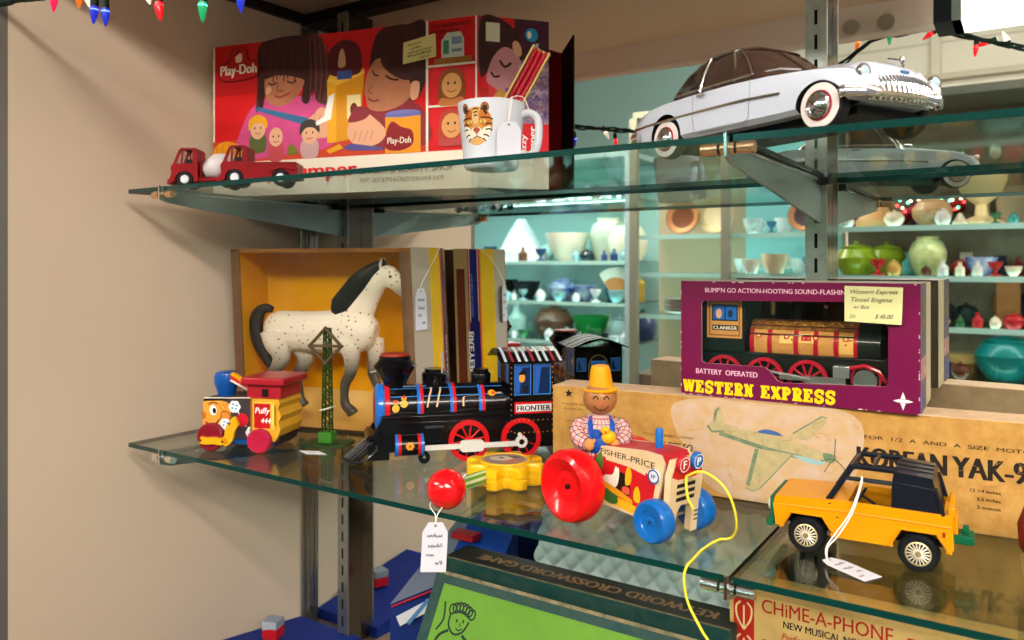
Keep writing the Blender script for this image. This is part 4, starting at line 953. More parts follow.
for sg, c, ch in ((-1, 'b81c28', 'F'), (1, '1a5ea8', 'P')):
    m = MB(); m.M = Matrix.Translation((fx, 0, 0)) @ Matrix.Rotation(radians(6), 4, 'Y'); m.lathe([(0, .006), (.0075, .006), (.0078, .009), (.0068, .0105), (0, .0105)], P(c, .35, coat=.3), 22, (0, sg*.0098, .0690), 'x')
    A = Art(m, plane((.0106, 0, 0), (0, 1, 0), (0, 0, 1), (1, 0, 0)), .00004); A.ring(sg*.0098, .0690, .0062, .0062, .0007, WHITE); A.text(ch, sg*.0098, .0655, .0072, WHITE, None, .03, 'c'); m.build('headlamp', t)
m = MB(); m.lathe([(0, 0), (.0062, 0), (.0066, .0018), (0, .0022)], P('d8dce0', .4), 20, (.0715, -HW-.002, .0415), 'y'); 
m = MB(); m.lathe([(0, -.0022), (.0066, -.0018), (.0062, 0), (0, 0)], P('d8dce0', .4), 20, (.0800, -HW-.002, .0545), 'y', 1)
A = Art(m, plane((.0800, -HW-.0043, .0545), (1, 0, 0), (0, 0, 1), (0, -1, 0)), .00004); A.ring(0, 0, .0056, .0056, .0013, P('1a4a90', .4)); A.text('FP', 0, -.0018, .0036, P('1a4a90', .4), None, .03, 'c'); m.build('round_badge', t)
m = MB(); m.lathe([(0, .072), (.0036, .072), (.0036, .0905), (.0026, .092), (0, .092)], TBL, 18, (.068, .000, 0)); m.build('exhaust_pipe', t)
def tyre(name, x, sg, y, r, w_, mt, hubr, prof=None):
    m = MB(); prof = prof or [(.0, -w_*.35), (hubr*.45, -w_*.40), (hubr*.5, -w_*.52), (hubr, -w_*.50), (hubr*1.1, -w_*.62), (r*.80, -w_), (r*.92, -w_*.84), (r, -w_*.35), (r, w_*.35), (r*.92, w_*.84), (r*.80, w_), (hubr*1.1, w_*.7), (0, w_*.5)]
    m.lathe([(a, -sg*b*1.0) for a, b in prof], mt, 40, (x, y, r), 'y')
    m.lathe([(a, -sg*b) for a, b in ((0, -w_*.6), (.0022, -w_*.55), (.0026, -w_*.35), (0, -w_*.3))], P('2a1010', .4), 12, (x, y, r), 'y'); return m.build(name, t)
for sg in (-1, 1):
    tyre('rear_wheel', 0, sg, sg*.0430, rr, .0138, P('de0a12', .3, coat=.4), .0145)
    m = None
    m = MB(); w_ = .0085; x, y, r = WB, sg*.0285, rf
    m.lathe([(a, sg*b) for a, b in ((0, w_*.72), (.0035, w_*.75), (.0042, w_*.62), (.0095, w_*.7), (.0105, w_*.86), (r*.86, w_), (r*.97, w_*.7), (r, w_*.3), (r*.985, 0), (r, -w_*.3), (r*.97, -w_*.7), (r*.86, -w_), (0, -w_))], TBL, 40, (x, y, r), 'y')
    m.lathe([(a, sg*b) for a, b in ((0, w_*.85), (.0014, w_*.8), (.0016, w_*.6), (0, w_*.6))], P('2a3440', .4, .6), 10, (x, y, r), 'y'); m.build('front_wheel', t)
m = MB(); m.cyl((0, -.043, rr), (0, .043, rr), .002, STEEL, 10); m.build('axle', t)
m = MB(); m.cyl((WB, -.028, rf), (WB, .028, rf), .0018, STEEL, 10); m.build('axle', t)
# pull cord leaves the front board, bows out and drops over the shelf edge
tm = Matrix.Translation((-.3462, .6845, ZS)) @ Matrix.Rotation(radians(-16.5), 4, 'Z'); ti = tm.inverted()
cordw = [Vector(q) for q in ((-.2500, .6500, -.1835), (-.2370, .6480, -.1770), (-.2250, .6480, -.1800), (-.2150, .6480, -.1880), (-.2085, .6490, -.2010), (-.2080, .6560, -.2200), (-.2160, .6680, -.2350), (-.2270, .6660, -.2385), (-.2304, .6376, -.2385), (-.2290, .6090, -.2385), (-.2285, .5960, -.2390), (-.2300, .5935, -.2480), (-.2270, .5935, -.2660), (-.2160, .5940, -.2855), (-.2070, .5945, -.3010), (-.2010, .596, -.345))]
m = MB(); m.tube(spline([ti @ q for q in cordw], 7), .00105, P('e8d83c', .5), 8); m.build('pull_cord', t)
m = MB(); m.tube(spline([ti @ q for q in [Vector(k) for k in ((-.2500, .6500, -.1835), (-.2490, .6480, -.1920), (-.2470, .6470, -.2010), (-.2430, .6480, -.2100))]], 5), .0012, P('e8d83c', .5), 8); m.build('cord_knot', t)
# farmer, a turned figure sitting behind the hood, looking out to the near side
fx = -.0055
FM = Matrix.Translation((fx, 0, 0)) @ Matrix.Rotation(radians(-42), 4, 'Z')
def FB():
    m = MB(); m.M = FM; return m
SH = P('d6aca6', .55); PR, PB = P('9c2c36', .5), P('44364e', .5)
prof_f = [(.0, .040), (.0160, .042), (.0225, .052), (.0252, .066), (.0240, .0780), (.0195, .0880), (.0110, .0932), (0, .0945)]
d = FB(); d.lathe(prof_f, SH, 36)
def rad_f(z):
    for (r0_, z0), (r1_, z1) in zip(prof_f, prof_f[1:]):
        if z0 <= z <= z1: return r0_+(r1_-r0_)*(z-z0)/(z1-z0)
    return .01
A = Art(d, lambda a, z, h: ((rad_f(z)+.0003+h)*cos(a), (rad_f(z)+.0003+h)*sin(a), z), .00003)
zs_ = (.043, .048, .0525, .059, .066, .073, .0785, .084, .0885, .0925)
for k in range(32): a = 2*PI*k/32; A.line([(a, z) for z in zs_], .028, PR if k % 2 else PB)
for i in range(12): z = .0455+.0042*i; A.line([(2*PI*j/36, z) for j in range(37)], .0006, PR if i % 2 else PB)
drv = d.build('farmer', t)
d = FB()
for sy in (-1, 1):
    c = [Vector(q) for q in spline([(.004, sy*.0180, .0865), (.0095, sy*.0222, .0800), (.0175, sy*.0205, .0735), (.0240, sy*.0140, .0705)], 4)]
    R_ = [.0064+.0010*sin(PI*i/12) for i in range(13)]; d.tube(c, R_, SH, 14)
    for i in range(0, 13, 2):                              # plaid of the sleeves
        tn = (c[min(i+1, 12)]-c[max(i-1, 0)]).normalized(); u_ = tn.orthogonal().normalized(); w_ = tn.cross(u_)
        d.tube([c[i]+(u_*cos(q)+w_*sin(q))*(R_[i]+.0001) for q in [2*PI*j/16 for j in range(17)]], .0004, PR if i % 4 else PB, 4)
    for k in range(9):
        l = []
        for i in range(13):
            tn = (c[min(i+1, 12)]-c[max(i-1, 0)]).normalized(); u_ = (Vector((0, 0, 1))-tn*tn.z).normalized(); w_ = tn.cross(u_)
            l.append(c[i]+(u_*cos(2*PI*k/9)+w_*sin(2*PI*k/9))*(R_[i]+.0001))
        d.tube(l, .00035, PB if k % 2 else PR, 4)
d.build('sleeve', drv)
d = FB(); DB = P('17489c', .45)
for y in (-.010, .010): d.tube([(.006, y*.8, .0930), (.0172, y*1.05, .0880), (.0240, y, .0800), (.0272, y*.8, .0720)], [(.0008, .0024)]*4, DB, 8)
d.ell((.0200, -.001, .0700), (.0092, .0125, .0115), DB, 18, 12); d.ell((.0240, -.0055, .0790), (.0045, .0052, .0050), DB, 14, 10); d.build('overalls', drv)
d = MB(); d.M = Matrix.Translation((-.010, -.012, 0)); d.ell((0, -.007, .040), (.0150, .0160, .0170), DB, 18, 12); d.build('trousers', drv)
d = FB(); d.ell((.0275, .0062, .0775), (.0055, .0068, .0066), TYW, 16, 10); d.ell((.0290, .0030, .0838), .0043, TYW, 12, 8); d.lathe([(0, 0), (.0014, 0), (0, .0033)], P('d86a14', .4), 8, (.0328, .0030, .0836), 'x'); d.build('toy_chick', drv)
for sy in (-1, 1):                                          # mitten-shaped wooden hands closing on the chick
    d = FB(); d.ell((.0262, sy*.0118, .0700), (.0044, .0048, .0058), P('c98a4a', .5), 14, 10); d.tube([(.0272, sy*.0092, .0720), (.0285, sy*.0070, .0755)], [.0020, .0014], P('c98a4a', .5), 8); d.build('hand', drv)
hz = .1098; WDH = P('a86f42', .45, coat=.2, noise=.3, ns=60, h2='8a5630')
d = FB(); d.ell((.002, 0, hz), (.0165, .0165, .0160), WDH, 28, 18)
A = Art(d, lambda x, y, h: tuple(Vector((.002, 0, hz))+Vector((sqrt(max(1e-7, .01655**2-x*x-y*y)), x, y)).normalized()*(.0168+h)), .00002)
for e in (-.0052, .0048): A.line([(e-.0026, .0012), (e, .0042), (e+.0026, .0012)], .0012, INK, 4); A.line([(e-.003, .0062), (e, .0074), (e+.003, .0062)], .0006, INK, 3)
A.line([(-.007, -.005), (-.003, -.0088), (.003, -.0088), (.007, -.005)], .0009, P('4a1c14', .4), 4); A.ell(0, -.0015, .0018, .0013, P('c85a3c', .4), n=10)
d.build('head', drv)
d = MB(); d.M = Matrix.Translation((fx+.0015, 0, hz+.0085)) @ Matrix.Rotation(radians(3), 4, 'X')
d.lathe([(.0, -.001), (.0158, -.0016), (.0166, 0), (.0155, .0012), (.0122, .002), (.0118, .004), (.0094, .0195), (.0082, .0228), (.005, .0236), (0, .0226)], P('e2980c', .42, coat=.1), 32); d.build('hat', drv)
# ================================================================== lower shelf, left half
# ---- wooden smiling train pull toy
t = thing('toy_train', 'wooden smiling pull-toy train with blue funnel and red cab roof', 'pull toy', (-.8975, .6600, ZS), 21.7)
t.scale = (1.07, 1.07, 1.03)
WY2 = P('d8a02c', .4, noise=.25, ns=60, h2='a8741c'); CRM = P('7e1222', .4, coat=.3); BLU = P('0c4c9c', .3, coat=.5); WR = P('a01a28', .4, coat=.3); DGY = P('3c3438', .5)
hw = .0265
m = MB()
m.prism([(-.0085, .0155), (-.0105, .030), (-.0085, .048), (-.0085, .064), (.054, .0665), (.054, .0155)], -hw, hw, DGY); m.prism([(.054, .014), (.054, .066), (.090, .066), (.0925, .061), (.0895, .054), (.0945, .046), (.0905, .038), (.0935, .030), (.0905, .022), (.086, .014)], -hw-.001, hw+.001, WY2)
m.prism([(.0, .008), (.0, .020), (.082, .020), (.082, .008)], -hw+.003, hw-.003, P('14529c', .4)); m.prism([(.082, .006), (.082, .02), (.091, .02), (.088, .010)], -hw+.004, hw-.004, P('2a2020', .5))
A = Art(m, plane((0, -hw, 0), (1, 0, 0), (0, 0, 1), (0, -1, 0)), .00004)
FC = P('e09a3c', .4); FD = P('a85c1c', .4)
A.blob([(-.0085, .020), (-.010, .032), (-.0085, .046), (-.008, .060), (.012, .062), (.026, .058), (.0275, .044), (.024, .030), (.018, .021)], FC)
A.poly([(-.0085, .0605), (-.0085, .064), (.024, .0655), (.022, .0625)], INK)
A.ell(.0045, .0495, .0048, .0062, WHITE, .1); A.ell(.006, .0490, .0024, .0038, INK, .1); A.line([(-.002, .0565), (.004, .0595), (.011, .0575)], .0013, INK, 4)
A.blob([(-.0105, .046), (-.0075, .048), (-.005, .043), (-.007, .038), (-.0105, .040)], P('b8641c', .4)); A.line([(-.006, .0345), (.0, .0315), (.008, .033), (.0155, .041)], .0022, P('6a1c18', .4), 5); A.blob([(-.003, .0325), (.002, .0305), (.007, .0325), (.002, .034)], P('a82028', .4))
A.blob([(.014, .044), (.018, .050), (.026, .048), (.0285, .041), (.023, .036), (.016, .038)], FD); A.blob([(.0155, .0445), (.019, .048), (.0245, .0465), (.0262, .0415), (.0225, .0385), (.0175, .040)], P('d08434', .4)); A.line([(.010, .030), (.016, .040)], .0014, P('e8c888', .4))
for q in ((.012, .058, .016, .050), (.017, .060, .02, .053), (.022, .059, .023, .052)): A.line([q[:2], q[2:]], .0008, FD)
A.line([(-.0085, .0645), (.054, .0668)], .0012, P('e8dcc8', .4))
def puff(x, z, r):
    for k in range(6): A.ell(x+r*.55*cos(k*1.05), z+r*.55*sin(k*1.05), r*.62, r*.62, P('e4e6ea', .4), n=12)
    for k in range(4): A.ell(x+r*.5*cos(k*1.6+.5), z+r*.5*sin(k*1.6+.5), r*.25, r*.2, P('4a9cc0', .4), n=8)
puff(.033, .055, .0068); puff(.021, .033, .0062)
A.line([(.036, .052), (.0485, .031)], .0013, P('d8dce0', .4)); A.ell(.0435, .039, .0078, .0085, P('c01c2c', .4)); puff(.056, .0235, .0072)
A.h = 130
A.rect(.0585, .0285, .0865, .063, P('e0b040', .4)); A.rect(.0595, .030, .0805, .0605, P('b8141c', .4)); A.text('Puffy', .0608, .0485, .0072, WHITE, .0182, .012, shear=.2); A.text('444', .068, .0365, .0062, WHITE, .0125, .015, shear=.2)
A.rect(.0825, .034, .0855, .0595, P('f0cc50', .4)); A.line([(.0865, .034), (.0865, .059)], .0012, P('6a3c10', .5)); A.line([(.0555, .020), (.0555, .066)], .0014, P('7a3c14', .5))
m.build('body', t, .0008)
m = MB(); m.prism([(.049, .0665), (.049, .083), (.0925, .083), (.0925, .0665)], -hw+.001, hw-.001, WR); m.box(.068, .0765, -hw+.0002, -hw+.004, .0685, .078, P('1c0a0c', .6)); m.build('cab_upper', t, .0008)
m = MB(); m.box(.043, .0995, -hw-.005, hw+.005, .083, .0925, WR); m.build('cab_roof', t, .0022, 3)
m = MB(); m.lathe([(0, .064), (.0098, .064), (.0112, .070), (.0146, .080), (.0150, .088), (.0135, .0935), (.0100, .0955), (0, .0960)], BLU, 28, (.0085, -.004, 0)); m.build('funnel', t)
m = MB(); p0, p1 = Vector((.020, -.010, .0935)), Vector((.054, -.008, .0725))
for dz, c in ((0.0, 'e8a010'), (-.0042, 'c81c20'), (-.0080, 'e4dcd0')): m.tube([p0+Vector((0, 0, dz)), p1+Vector((0, 0, dz*.6))], [(.0026, .006)]*2, P(c, .4), 8)
m.build('striped_bar', t)
for x, r in ((.0045, .0172), (.068, .0150)):
    for sg in (-1, 1):
        m = MB(); m.lathe([(a, sg*b) for a, b in ((0, -.004), (r, -.004), (r, .0025), (r*.9, .004), (0, .0042))], CRM if x < .03 else P('b01c3c', .35, coat=.4), 32, (x, sg*(hw+.0045), r), 'y'); m.build('wheel', t)
m = MB(); yy = -hw-.0108
def link(pts, w0, w1, mt):
    n_ = len(pts); P2 = [Vector((p[0], p[1])) for p in pts]; l = []; r_ = []
    for i, p in enumerate(P2):
        d_ = (P2[min(i+1, n_-1)]-P2[max(i-1, 0)]).normalized(); nn = Vector((-d_.y, d_.x)); w_ = w0 if i in (0, n_-1) else w1
        l.append(p+nn*w_); r_.append(p-nn*w_)
    m.prism([tuple(q) for q in l]+[tuple(q) for q in r_[::-1]], yy-.002, yy+.002, mt)
AR = P('e8a418', .35, coat=.3)
link(spline([(-.005, .0145), (.002, .0135), (.012, .0145), (.022, .0135), (.030, .0155)], 3), .0045, .0042, AR); link(spline([(.025, .0125), (.032, .018), (.034, .028), (.040, .038), (.043, .0405)], 3), .0050, .0058, AR)
for x, z in ((-.004, .0142), (.0245, .0140), (.034, .0365)): m.lathe([(0, yy-.0026), (.0014, yy-.0026), (.0014, yy+.0), (0, yy)], P('3a2a1c', .4), 10, (x, 0, z), 'y')
m.build('side_rod', t, .0006)

# ---- green lattice signal mast
t = thing('signal_tower', 'green lattice toy signal mast with a diamond top beside the smiling train', 'toy signal', (-.7845, .7400, ZS), 22)
GN = P('26481a', .45, noise=.7, ns=120, h2='10200c'); RST = P('4a3a26', .6, noise=.6, ns=150, h2='6a5a34')
m = MB(); m.box(-.031, .031, -.020, .020, .0, .0025, GN); m.box(-.0095, .0095, -.009, .009, .0025, .017, P('3c7a2a', .4)); m.build('base_plate', t, .0008)
m = MB(); b0, b1, zt = .0052, .0034, .154
for sx in (-1, 1):
    for sy in (-1, 1): m.tube([(sx*b0, sy*b0, .017), (sx*b1, sy*b1, zt)], .0013, GN, 6)
nseg = 13
for face in range(4):
    for i in range(nseg):
        z0 = .018+(zt-.018)*i/nseg; z1 = .018+(zt-.018)*(i+1)/nseg; w0 = b0+(b1-b0)*i/nseg; w1 = b0+(b1-b0)*(i+1)/nseg
        a = -1 if i % 2 else 1
        q = {0: lambda s, w, z: (s*w, -w, z), 1: lambda s, w, z: (s*w, w, z), 2: lambda s, w, z: (-w, s*w, z), 3: lambda s, w, z: (w, s*w, z)}[face]
        m.tube([q(-a, w0, z0), q(a, w1, z1)], .0007, GN, 5); m.tube([q(-1, w1, z1), q(1, w1, z1)], .0007, GN, 5)
m.build('lattice_mast', t)
m = MB(); cz = .131; dw, dh = .0225, .0235
ring = [(0, cz+dh), (dw, cz), (0, cz-dh), (-dw, cz)]
for i in range(4):
    a, b = ring[i], ring[(i+1) % 4]; m.tube([(a[0], -.006, a[1]), (b[0], -.006, b[1])], [(.0022, .0026)]*2, RST, 6)
m.tube([(-dw, -.006, cz), (dw, -.006, cz)], [(.0022, .0016)]*2, RST, 6)
for a in ring: m.ell((a[0], -.0065, a[1]), .0026, RST, 10, 6)
m.build('diamond_frame', t)
m = MB(); m.tube([(-.007, -.008, .046), (.0, -.0085, .0475), (.008, -.007, .050)], .0012, P('d8d4c8', .7), 6); m.tube([(.008, -.007, .05), (.008, .007, .049), (-.007, .007, .047), (-.007, -.008, .046)], .0009, P('d8d4c8', .7), 6); m.build('tied_thread', t)
o = MB(); A = Art(o, plane((-.7615, .6935, ZS), (.60, .80, 0), (-.95, .31, 0), (0, 0, 1)), .0001)
o.add([(-.7615+a*.60*.040-b*.95*.024, .6935+a*.30*.040+b*.31*.024, ZS+.0006+.0006*c) for c in (0, .4) for a, b in ((-.5, -.5), (.5, -.5), (.5, .5), (-.5, .5))], [(4, 5, 6, 7), (3, 2, 1, 0), (0, 1, 5, 4), (1, 2, 6, 5), (2, 3, 7, 6), (3, 0, 4, 7)], P('d8d8dc', .7))
fpl = lambda x, y, h: (-.7615+x*.60*.036-y*.95*.018, .6935+x*.30*.036+y*.31*.018, ZS+.0009+h)
A = Art(o, fpl, .00003)
for i in range(3): A.line(hand(-.38, -.28+.24*i, .7, .12, 60+i), .02, P('8a8a98', .6), 3)
tag(o.build('paper_slip', smooth=False), 'small white paper slip lying on the glass before the green signal mast', 'paper slip')

# ---- yellow window box with a toy horse
HX, HY, HR = -.9920, .7570, 14.5
t = thing('horse_box', 'yellow-lined display box with a plastic horse inside, standing at the back of the lower shelf', 'toy box', (HX, HY, ZS), HR)
GOLDI = P('f2ae0a', .5, noise=.35, ns=14, h2='dc9006'); BRN = P('6e5138', .7, noise=.3, ns=30); DBR = P('3c2a1c', .7); YB = P('e6b80e', .4); GREY = P('b0a494', .6); NAVY = P('1a1f6e', .4)
HL, HH, HD = .298, .262, .104
def sh(x, z): return x-.0130*z/HH      # the carton leans
def hbox(name, pts_xy, z0, z1, mt, b=.0006):
    m = MB(); n = len(pts_xy)
    v = [(sh(x, z0), y, z0) for x, y in pts_xy]+[(sh(x, z1), y, z1) for x, y in pts_xy]
    m.add(v, [list(range(n))[::-1], [i+n for i in range(n)]]+[(i, (i+1) % n, (i+1) % n+n, i+n) for i in range(n)], mt); return m
m = hbox('c', [(0, 0), (.0014, 0), (.0014, HD), (0, HD)], 0, HH, BRN)
for a in (hbox('c', [(0, HD), (HL, HD*.80), (HL, HD*.80+.0015), (0, HD+.0015)], 0, HH, BRN), hbox('c', [(0, 0), (HL, 0), (HL, HD*.80), (0, HD)], HH-.0014, HH, BRN), hbox('c', [(0, 0), (HL, 0), (HL, HD*.80), (0, HD)], 0, .0014, BRN)):
    k = len(m.v); m.v += a.v; ms = a.mats[0]; i_ = m.mi(ms); m.f += [[q+k for q in f] for f in a.f]; m.fm += [i_]*len(a.f)
m.build('carton', t)
m = MB()
def bar(x0, z0, x1, z1, y0, y1, mt):
    v = [(sh(x, z), y, z) for y in (y0, y1) for x, z in ((x0, z0), (x1, z0), (x1, z1), (x0, z1))]
    m.add(v, [(0, 1, 2, 3), (7, 6, 5, 4), (0, 4, 5, 1), (1, 5, 6, 2), (2, 6, 7, 3), (3, 7, 4, 0)], mt)
bar(0, 0, .0155, HH, -.001, .0005, BRN); bar(HL-.0165, 0, HL, HH, -.001, .0005, BRN); bar(0, HH-.006, HL, HH, -.001, .0005, P('8a5a2c', .7)); bar(.0155, 0, HL-.0165, .004, -.001, .0005, DBR)
m.build('front_frame', t)
m = MB(); cols = []
for i in range(25):                                     # curved yellow insert, swept from floor to back
    a = i/24; x = .0025+a*(HL-.005); bow = .012*sin(a*PI)
    yb = HD*(1-.20*a)-.004-(.02*(1-min(1, a*7))**2)-(.02*(1-min(1, (1-a)*7))**2)
    prof_ = [(.002, .0035), (.35, .0035), (.7, .0055), (.9, .018), (.97, .045), (1.0, .10), (1.0, HH-.003)]
    if i == 0: cols.append([(sh(.0150, z), .0012, z) for q, z in prof_])
    cols.append([(sh(x, z), .002+yb*q, z) for q, z in prof_])
    if i == 24: cols.append([(sh(HL-.016, z), .0012, z) for q, z in prof_])
n = len(cols[0]); m.add([p for c in cols for p in c], [(i*n+j, (i+1)*n+j, (i+1)*n+j+1, i*n+j+1) for i in range(26) for j in range(4, n-1)], GOLDI)
m.add([p for c in cols for p in c], [(i*n+j, (i+1)*n+j, (i+1)*n+j+1, i*n+j+1) for i in range(26) for j in range(4)], P('e4bc70', .5, noise=.4, ns=20, h2='e6b030'))
m.build('yellow_insert', t, ang=60)
# printed right end: wraps from the window frame back towards the mirror
poly_ = [(HL, 0.0), (HL+.0117, .0334), (HL+.0144, .0668), (HL+.0099, .0855), (HL+.0033, .1070)]
m = MB(); segs = (GREY, YB, P('a8683a', .6), P('b08a5c', .7))
lp = [Vector(p) for p in poly_]
for i in range(4):
    a, b = lp[i], lp[i+1]; dd = (b-a).normalized(); nn = Vector((-dd.y, dd.x))*.0012
    q = [a, b, b+nn, a+nn]; mm = hbox('s', [tuple(p) for p in q], 0, HH+.001, segs[i]); k = len(m.v); m.v += mm.v; i_ = m.mi(segs[i]); m.f += [[z+k for z in f] for f in mm.f]; m.fm += [i_]*len(mm.f)
def endart(i):
    a, b = lp[i], lp[i+1]; dd = (b-a).normalized(); nn = Vector((dd.y, -dd.x))
    return Art(m, lambda x, z, h: (sh(a.x+dd.x*x+nn.x*(h+.0001), z), a.y+dd.y*x+nn.y*(h+.0001), z), .00003)
A = endart(1); A.rect(.0300, 0, .0335, HH, P('d86a1c', .4)); 
A = endart(2); Ls = (lp[3]-lp[2]).length
A.rect(0, 0, Ls, HH, NAVY); A.rect(0, 0, .0022, HH, P('c01c28', .4)); A.rect(.0022, 0, .003, HH, WHITE); A.rect(Ls-.0022, 0, Ls, HH, P('c01c28', .4)); A.rect(Ls-.003, 0, Ls-.0022, HH, WHITE)
A.text('THE BEST IN MODEL ANIMALS', .0115, .225, .0035, P('8a90c8', .5), .10, .003, rot=-PI/2)
A.blob([(.001, .125), (.002, .15), (.0095, .158), (.017, .15), (.018, .125), (.018, .05), (.001, .05)], P('12165c', .4)); A.text('BREYER', .0125, .135, .0085, P('e4e4ea', .4), .062, .03, rot=-PI/2, al='l'); A.ring(.0095, .063, .004, .0035, .0018, P('d02838', .4))
A = endart(3); A.rect(0.006, .02, .019, HH-.03, P('6a2c10', .6)); A.line([(.006, .02), (.006, HH-.03)], .0012, INK)
m.build('printed_end', t, smooth=False)
m = MB(); v = [(sh(x, z), -.0015, z) for x, z in ((.010, .003), (HL-.010, .003), (HL-.010, HH-.004), (.010, HH-.004))]; m.add(v, [(0, 1, 2, 3)], FILM); m.build('window_film', t, smooth=False)
hm = Matrix.Translation((HX, HY, ZS)) @ Matrix.Rotation(radians(HR), 4, 'Z')
def hwp(p): return hm @ Vector(p)
tp = hwp((HL-.002, .010, .206))
price_tag('white handwritten tag hanging by a thread from the corner of the horse box', [hwp((sh(HL+.0150, HH), .066, HH+.002)), hwp((HL+.0042, .040, .245)), hwp((HL-.001, .014, .215)), tp], tp, hwp((.45, .9, 0))-hwp((0, 0, 0)), (0.03, 0, -1), .0195, .058, 31)
# horse
hr = thing('toy_horse', 'white speckled plastic toy horse with black mane and tail, standing inside the yellow box', 'toy horse', hwp((.012, .0255, .0235)), HR)
hr.scale = (1.20, .80, 1.03)
hmt = bpy.data.materials.new('speckled_horse'); hmt.use_nodes = True; nt = hmt.node_tree; bs = nt.nodes['Principled BSDF']; bs.inputs['Roughness'].default_value = .4; bs.inputs['Coat Weight'].default_value = .2
tc = nt.nodes.new('ShaderNodeTexCoord'); sp = nt.nodes.new('ShaderNodeSeparateXYZ'); nt.links.new(tc.outputs['Object'], sp.inputs[0])
vo = nt.nodes.new('ShaderNodeTexVoronoi'); vo.inputs['Scale'].default_value = 150; nt.links.new(tc.outputs['Object'], vo.inputs['Vector'])
cr = nt.nodes.new('ShaderNodeValToRGB'); cr.color_ramp.elements[0].position = .17; cr.color_ramp.elements[0].color = lin('7c4a38'); cr.color_ramp.elements[1].position = .22; cr.color_ramp.elements[1].color = lin('e9dccb'); nt.links.new(vo.outputs['Distance'], cr.inputs[0])
lg = nt.nodes.new('ShaderNodeValToRGB'); e = lg.color_ramp.elements; e[0].position = .055; e[0].color = (1, 1, 1, 1); e[1].position = .098; e[1].color = (0, 0, 0, 1)
nt.links.new(sp.outputs['Z'], lg.inputs[0])
mx = nt.nodes.new('ShaderNodeMix'); mx.data_type = 'RGBA'; mx.inputs[7].default_value = lin('4a443e'); nt.links.new(lg.outputs[0], mx.inputs[0]); nt.links.new(cr.outputs[0], mx.inputs[6])
vm = nt.nodes.new('ShaderNodeVectorMath'); vm.operation = 'DISTANCE'; vm.inputs[1].default_value = (.212, 0, .166); nt.links.new(tc.outputs['Object'], vm.inputs[0])
mz = nt.nodes.new('ShaderNodeMapRange'); mz.inputs['From Min'].default_value = .012; mz.inputs['From Max'].default_value = .026; mz.inputs['To Min'].default_value = .55; mz.inputs['To Max'].default_value = 0; nt.links.new(vm.outputs['Value'], mz.inputs[0])
mx2 = nt.nodes.new('ShaderNodeMix'); mx2.data_type = 'RGBA'; mx2.inputs[7].default_value = lin('6a5c50'); nt.links.new(mz.outputs[0], mx2.inputs[0]); nt.links.new(mx.outputs[2], mx2.inputs[6]); nt.links.new(mx2.outputs[2], bs.inputs['Base Color'])
K = .00139
def hp_(u, v, y=0): return ((u-250)*K, y*K, (409-v)*K)
m = MB()
def limb(pts, rad): # pts (u,v,y), rad (in px: vertical, lateral)
    c = [hp_(*p) for p in pts]; r = [((a*K, b*K) if isinstance(rr_, tuple) else (rr_*K, rr_*K)) for rr_ in rad for a, b in [rr_ if isinstance(rr_, tuple) else (rr_, rr_)]]
    c = spline(c, 4); k = []
    for i in range(len(r)-1):
        for j in range(4): q = j/4; k.append((r[i][0]*(1-q)+r[i+1][0]*q, r[i][1]*(1-q)+r[i+1][1]*q))
    k.append(r[-1]); m.tube(c, k, hmt, 14)
limb([(263, 320, 0), (272, 323, 0), (288, 327, 0), (308, 328, 0), (328, 327, 0), (350, 326, 0), (366, 327, 0), (374, 328, 0)], [(9, 8), (17, 16), (21, 19), (21.5, 20), (22, 20), (24, 19), (19, 16), (10, 9)])
limb([(348, 318, 0), (357, 302, 0), (366, 287, 0), (374, 276, 0), (381, 270, 0)], [(19, 12), (16.5, 10.5), (13, 9), (11, 8), (8, 7)])
limb([(377, 266, 0), (385, 270, 0), (393, 277, 0), (399, 285, 0), (403, 290, 0)], [(8, 6.5), (11, 7.5), (8.5, 6), (6, 4.8), (4.5, 4)])
limb([(346, 334, -9), (352, 346, -9), (353, 358, -9), (351, 370, -9), (347, 378, -9), (346, 390, -9), (347, 400, -9), (352, 405, -9)], [11, 9, 7, 5.5, 5, 4, 4.8, 5.5])
limb([(352, 405, -9), (355, 409, -9)], [5.5, 6])
limb([(368, 334, 9), (370, 346, 9), (369, 358, 9), (367, 368, 9), (370, 377, 9), (374, 388, 9), (378, 397, 9), (381, 404, 9)], [10, 8.5, 6.5, 5.2, 4.6, 4, 4.8, 5.5])
limb([(276, 328, -9), (278, 342, -9), (282, 354, -9), (277, 366, -9), (272, 374, -9), (273, 386, -9), (274, 398, -9), (279, 406, -9)], [16, 13, 9, 6.5, 5.5, 4.3, 5, 6])
limb([(290, 328, 9), (295, 344, 9), (299, 355, 9), (296, 366, 9), (291, 375, 9), (292, 388, 9), (293, 399, 9), (298, 407, 9)], [15, 12, 9, 6.5, 5.5, 4.3, 5, 6])
ho = m.build('body', hr); meld(ho, .0016, 8, .5)
m = MB(); BKM = P('1e1d1f', .45)
limb_m = [hp_(*p) for p in ((383, 256, 0), (373, 262, -3), (363, 272, -5), (353, 285, -6), (344, 297, -7), (336, 307, -7))]
m.tube(spline(limb_m, 4), [(.004+.0105*min(1, i/10)*min(1, (21-i)/4), .0045+.0055*min(1, i/9)) for i in range(21)], BKM, 16)
m.build('mane', hr)
m = MB(); tl = [hp_(*p) for p in ((268, 306, 0), (260, 305, 0), (253, 311, 0), (251, 325, -1), (255, 342, -2), (262, 356, -2), (268, 367, -2))]
m.tube(spline(tl, 4), [(.005+.0045*sin(PI*i/24), .005+.006*sin(PI*i/24)) for i in range(24)]+[(.001, .001)], BKM, 12); m.build('tail', hr)
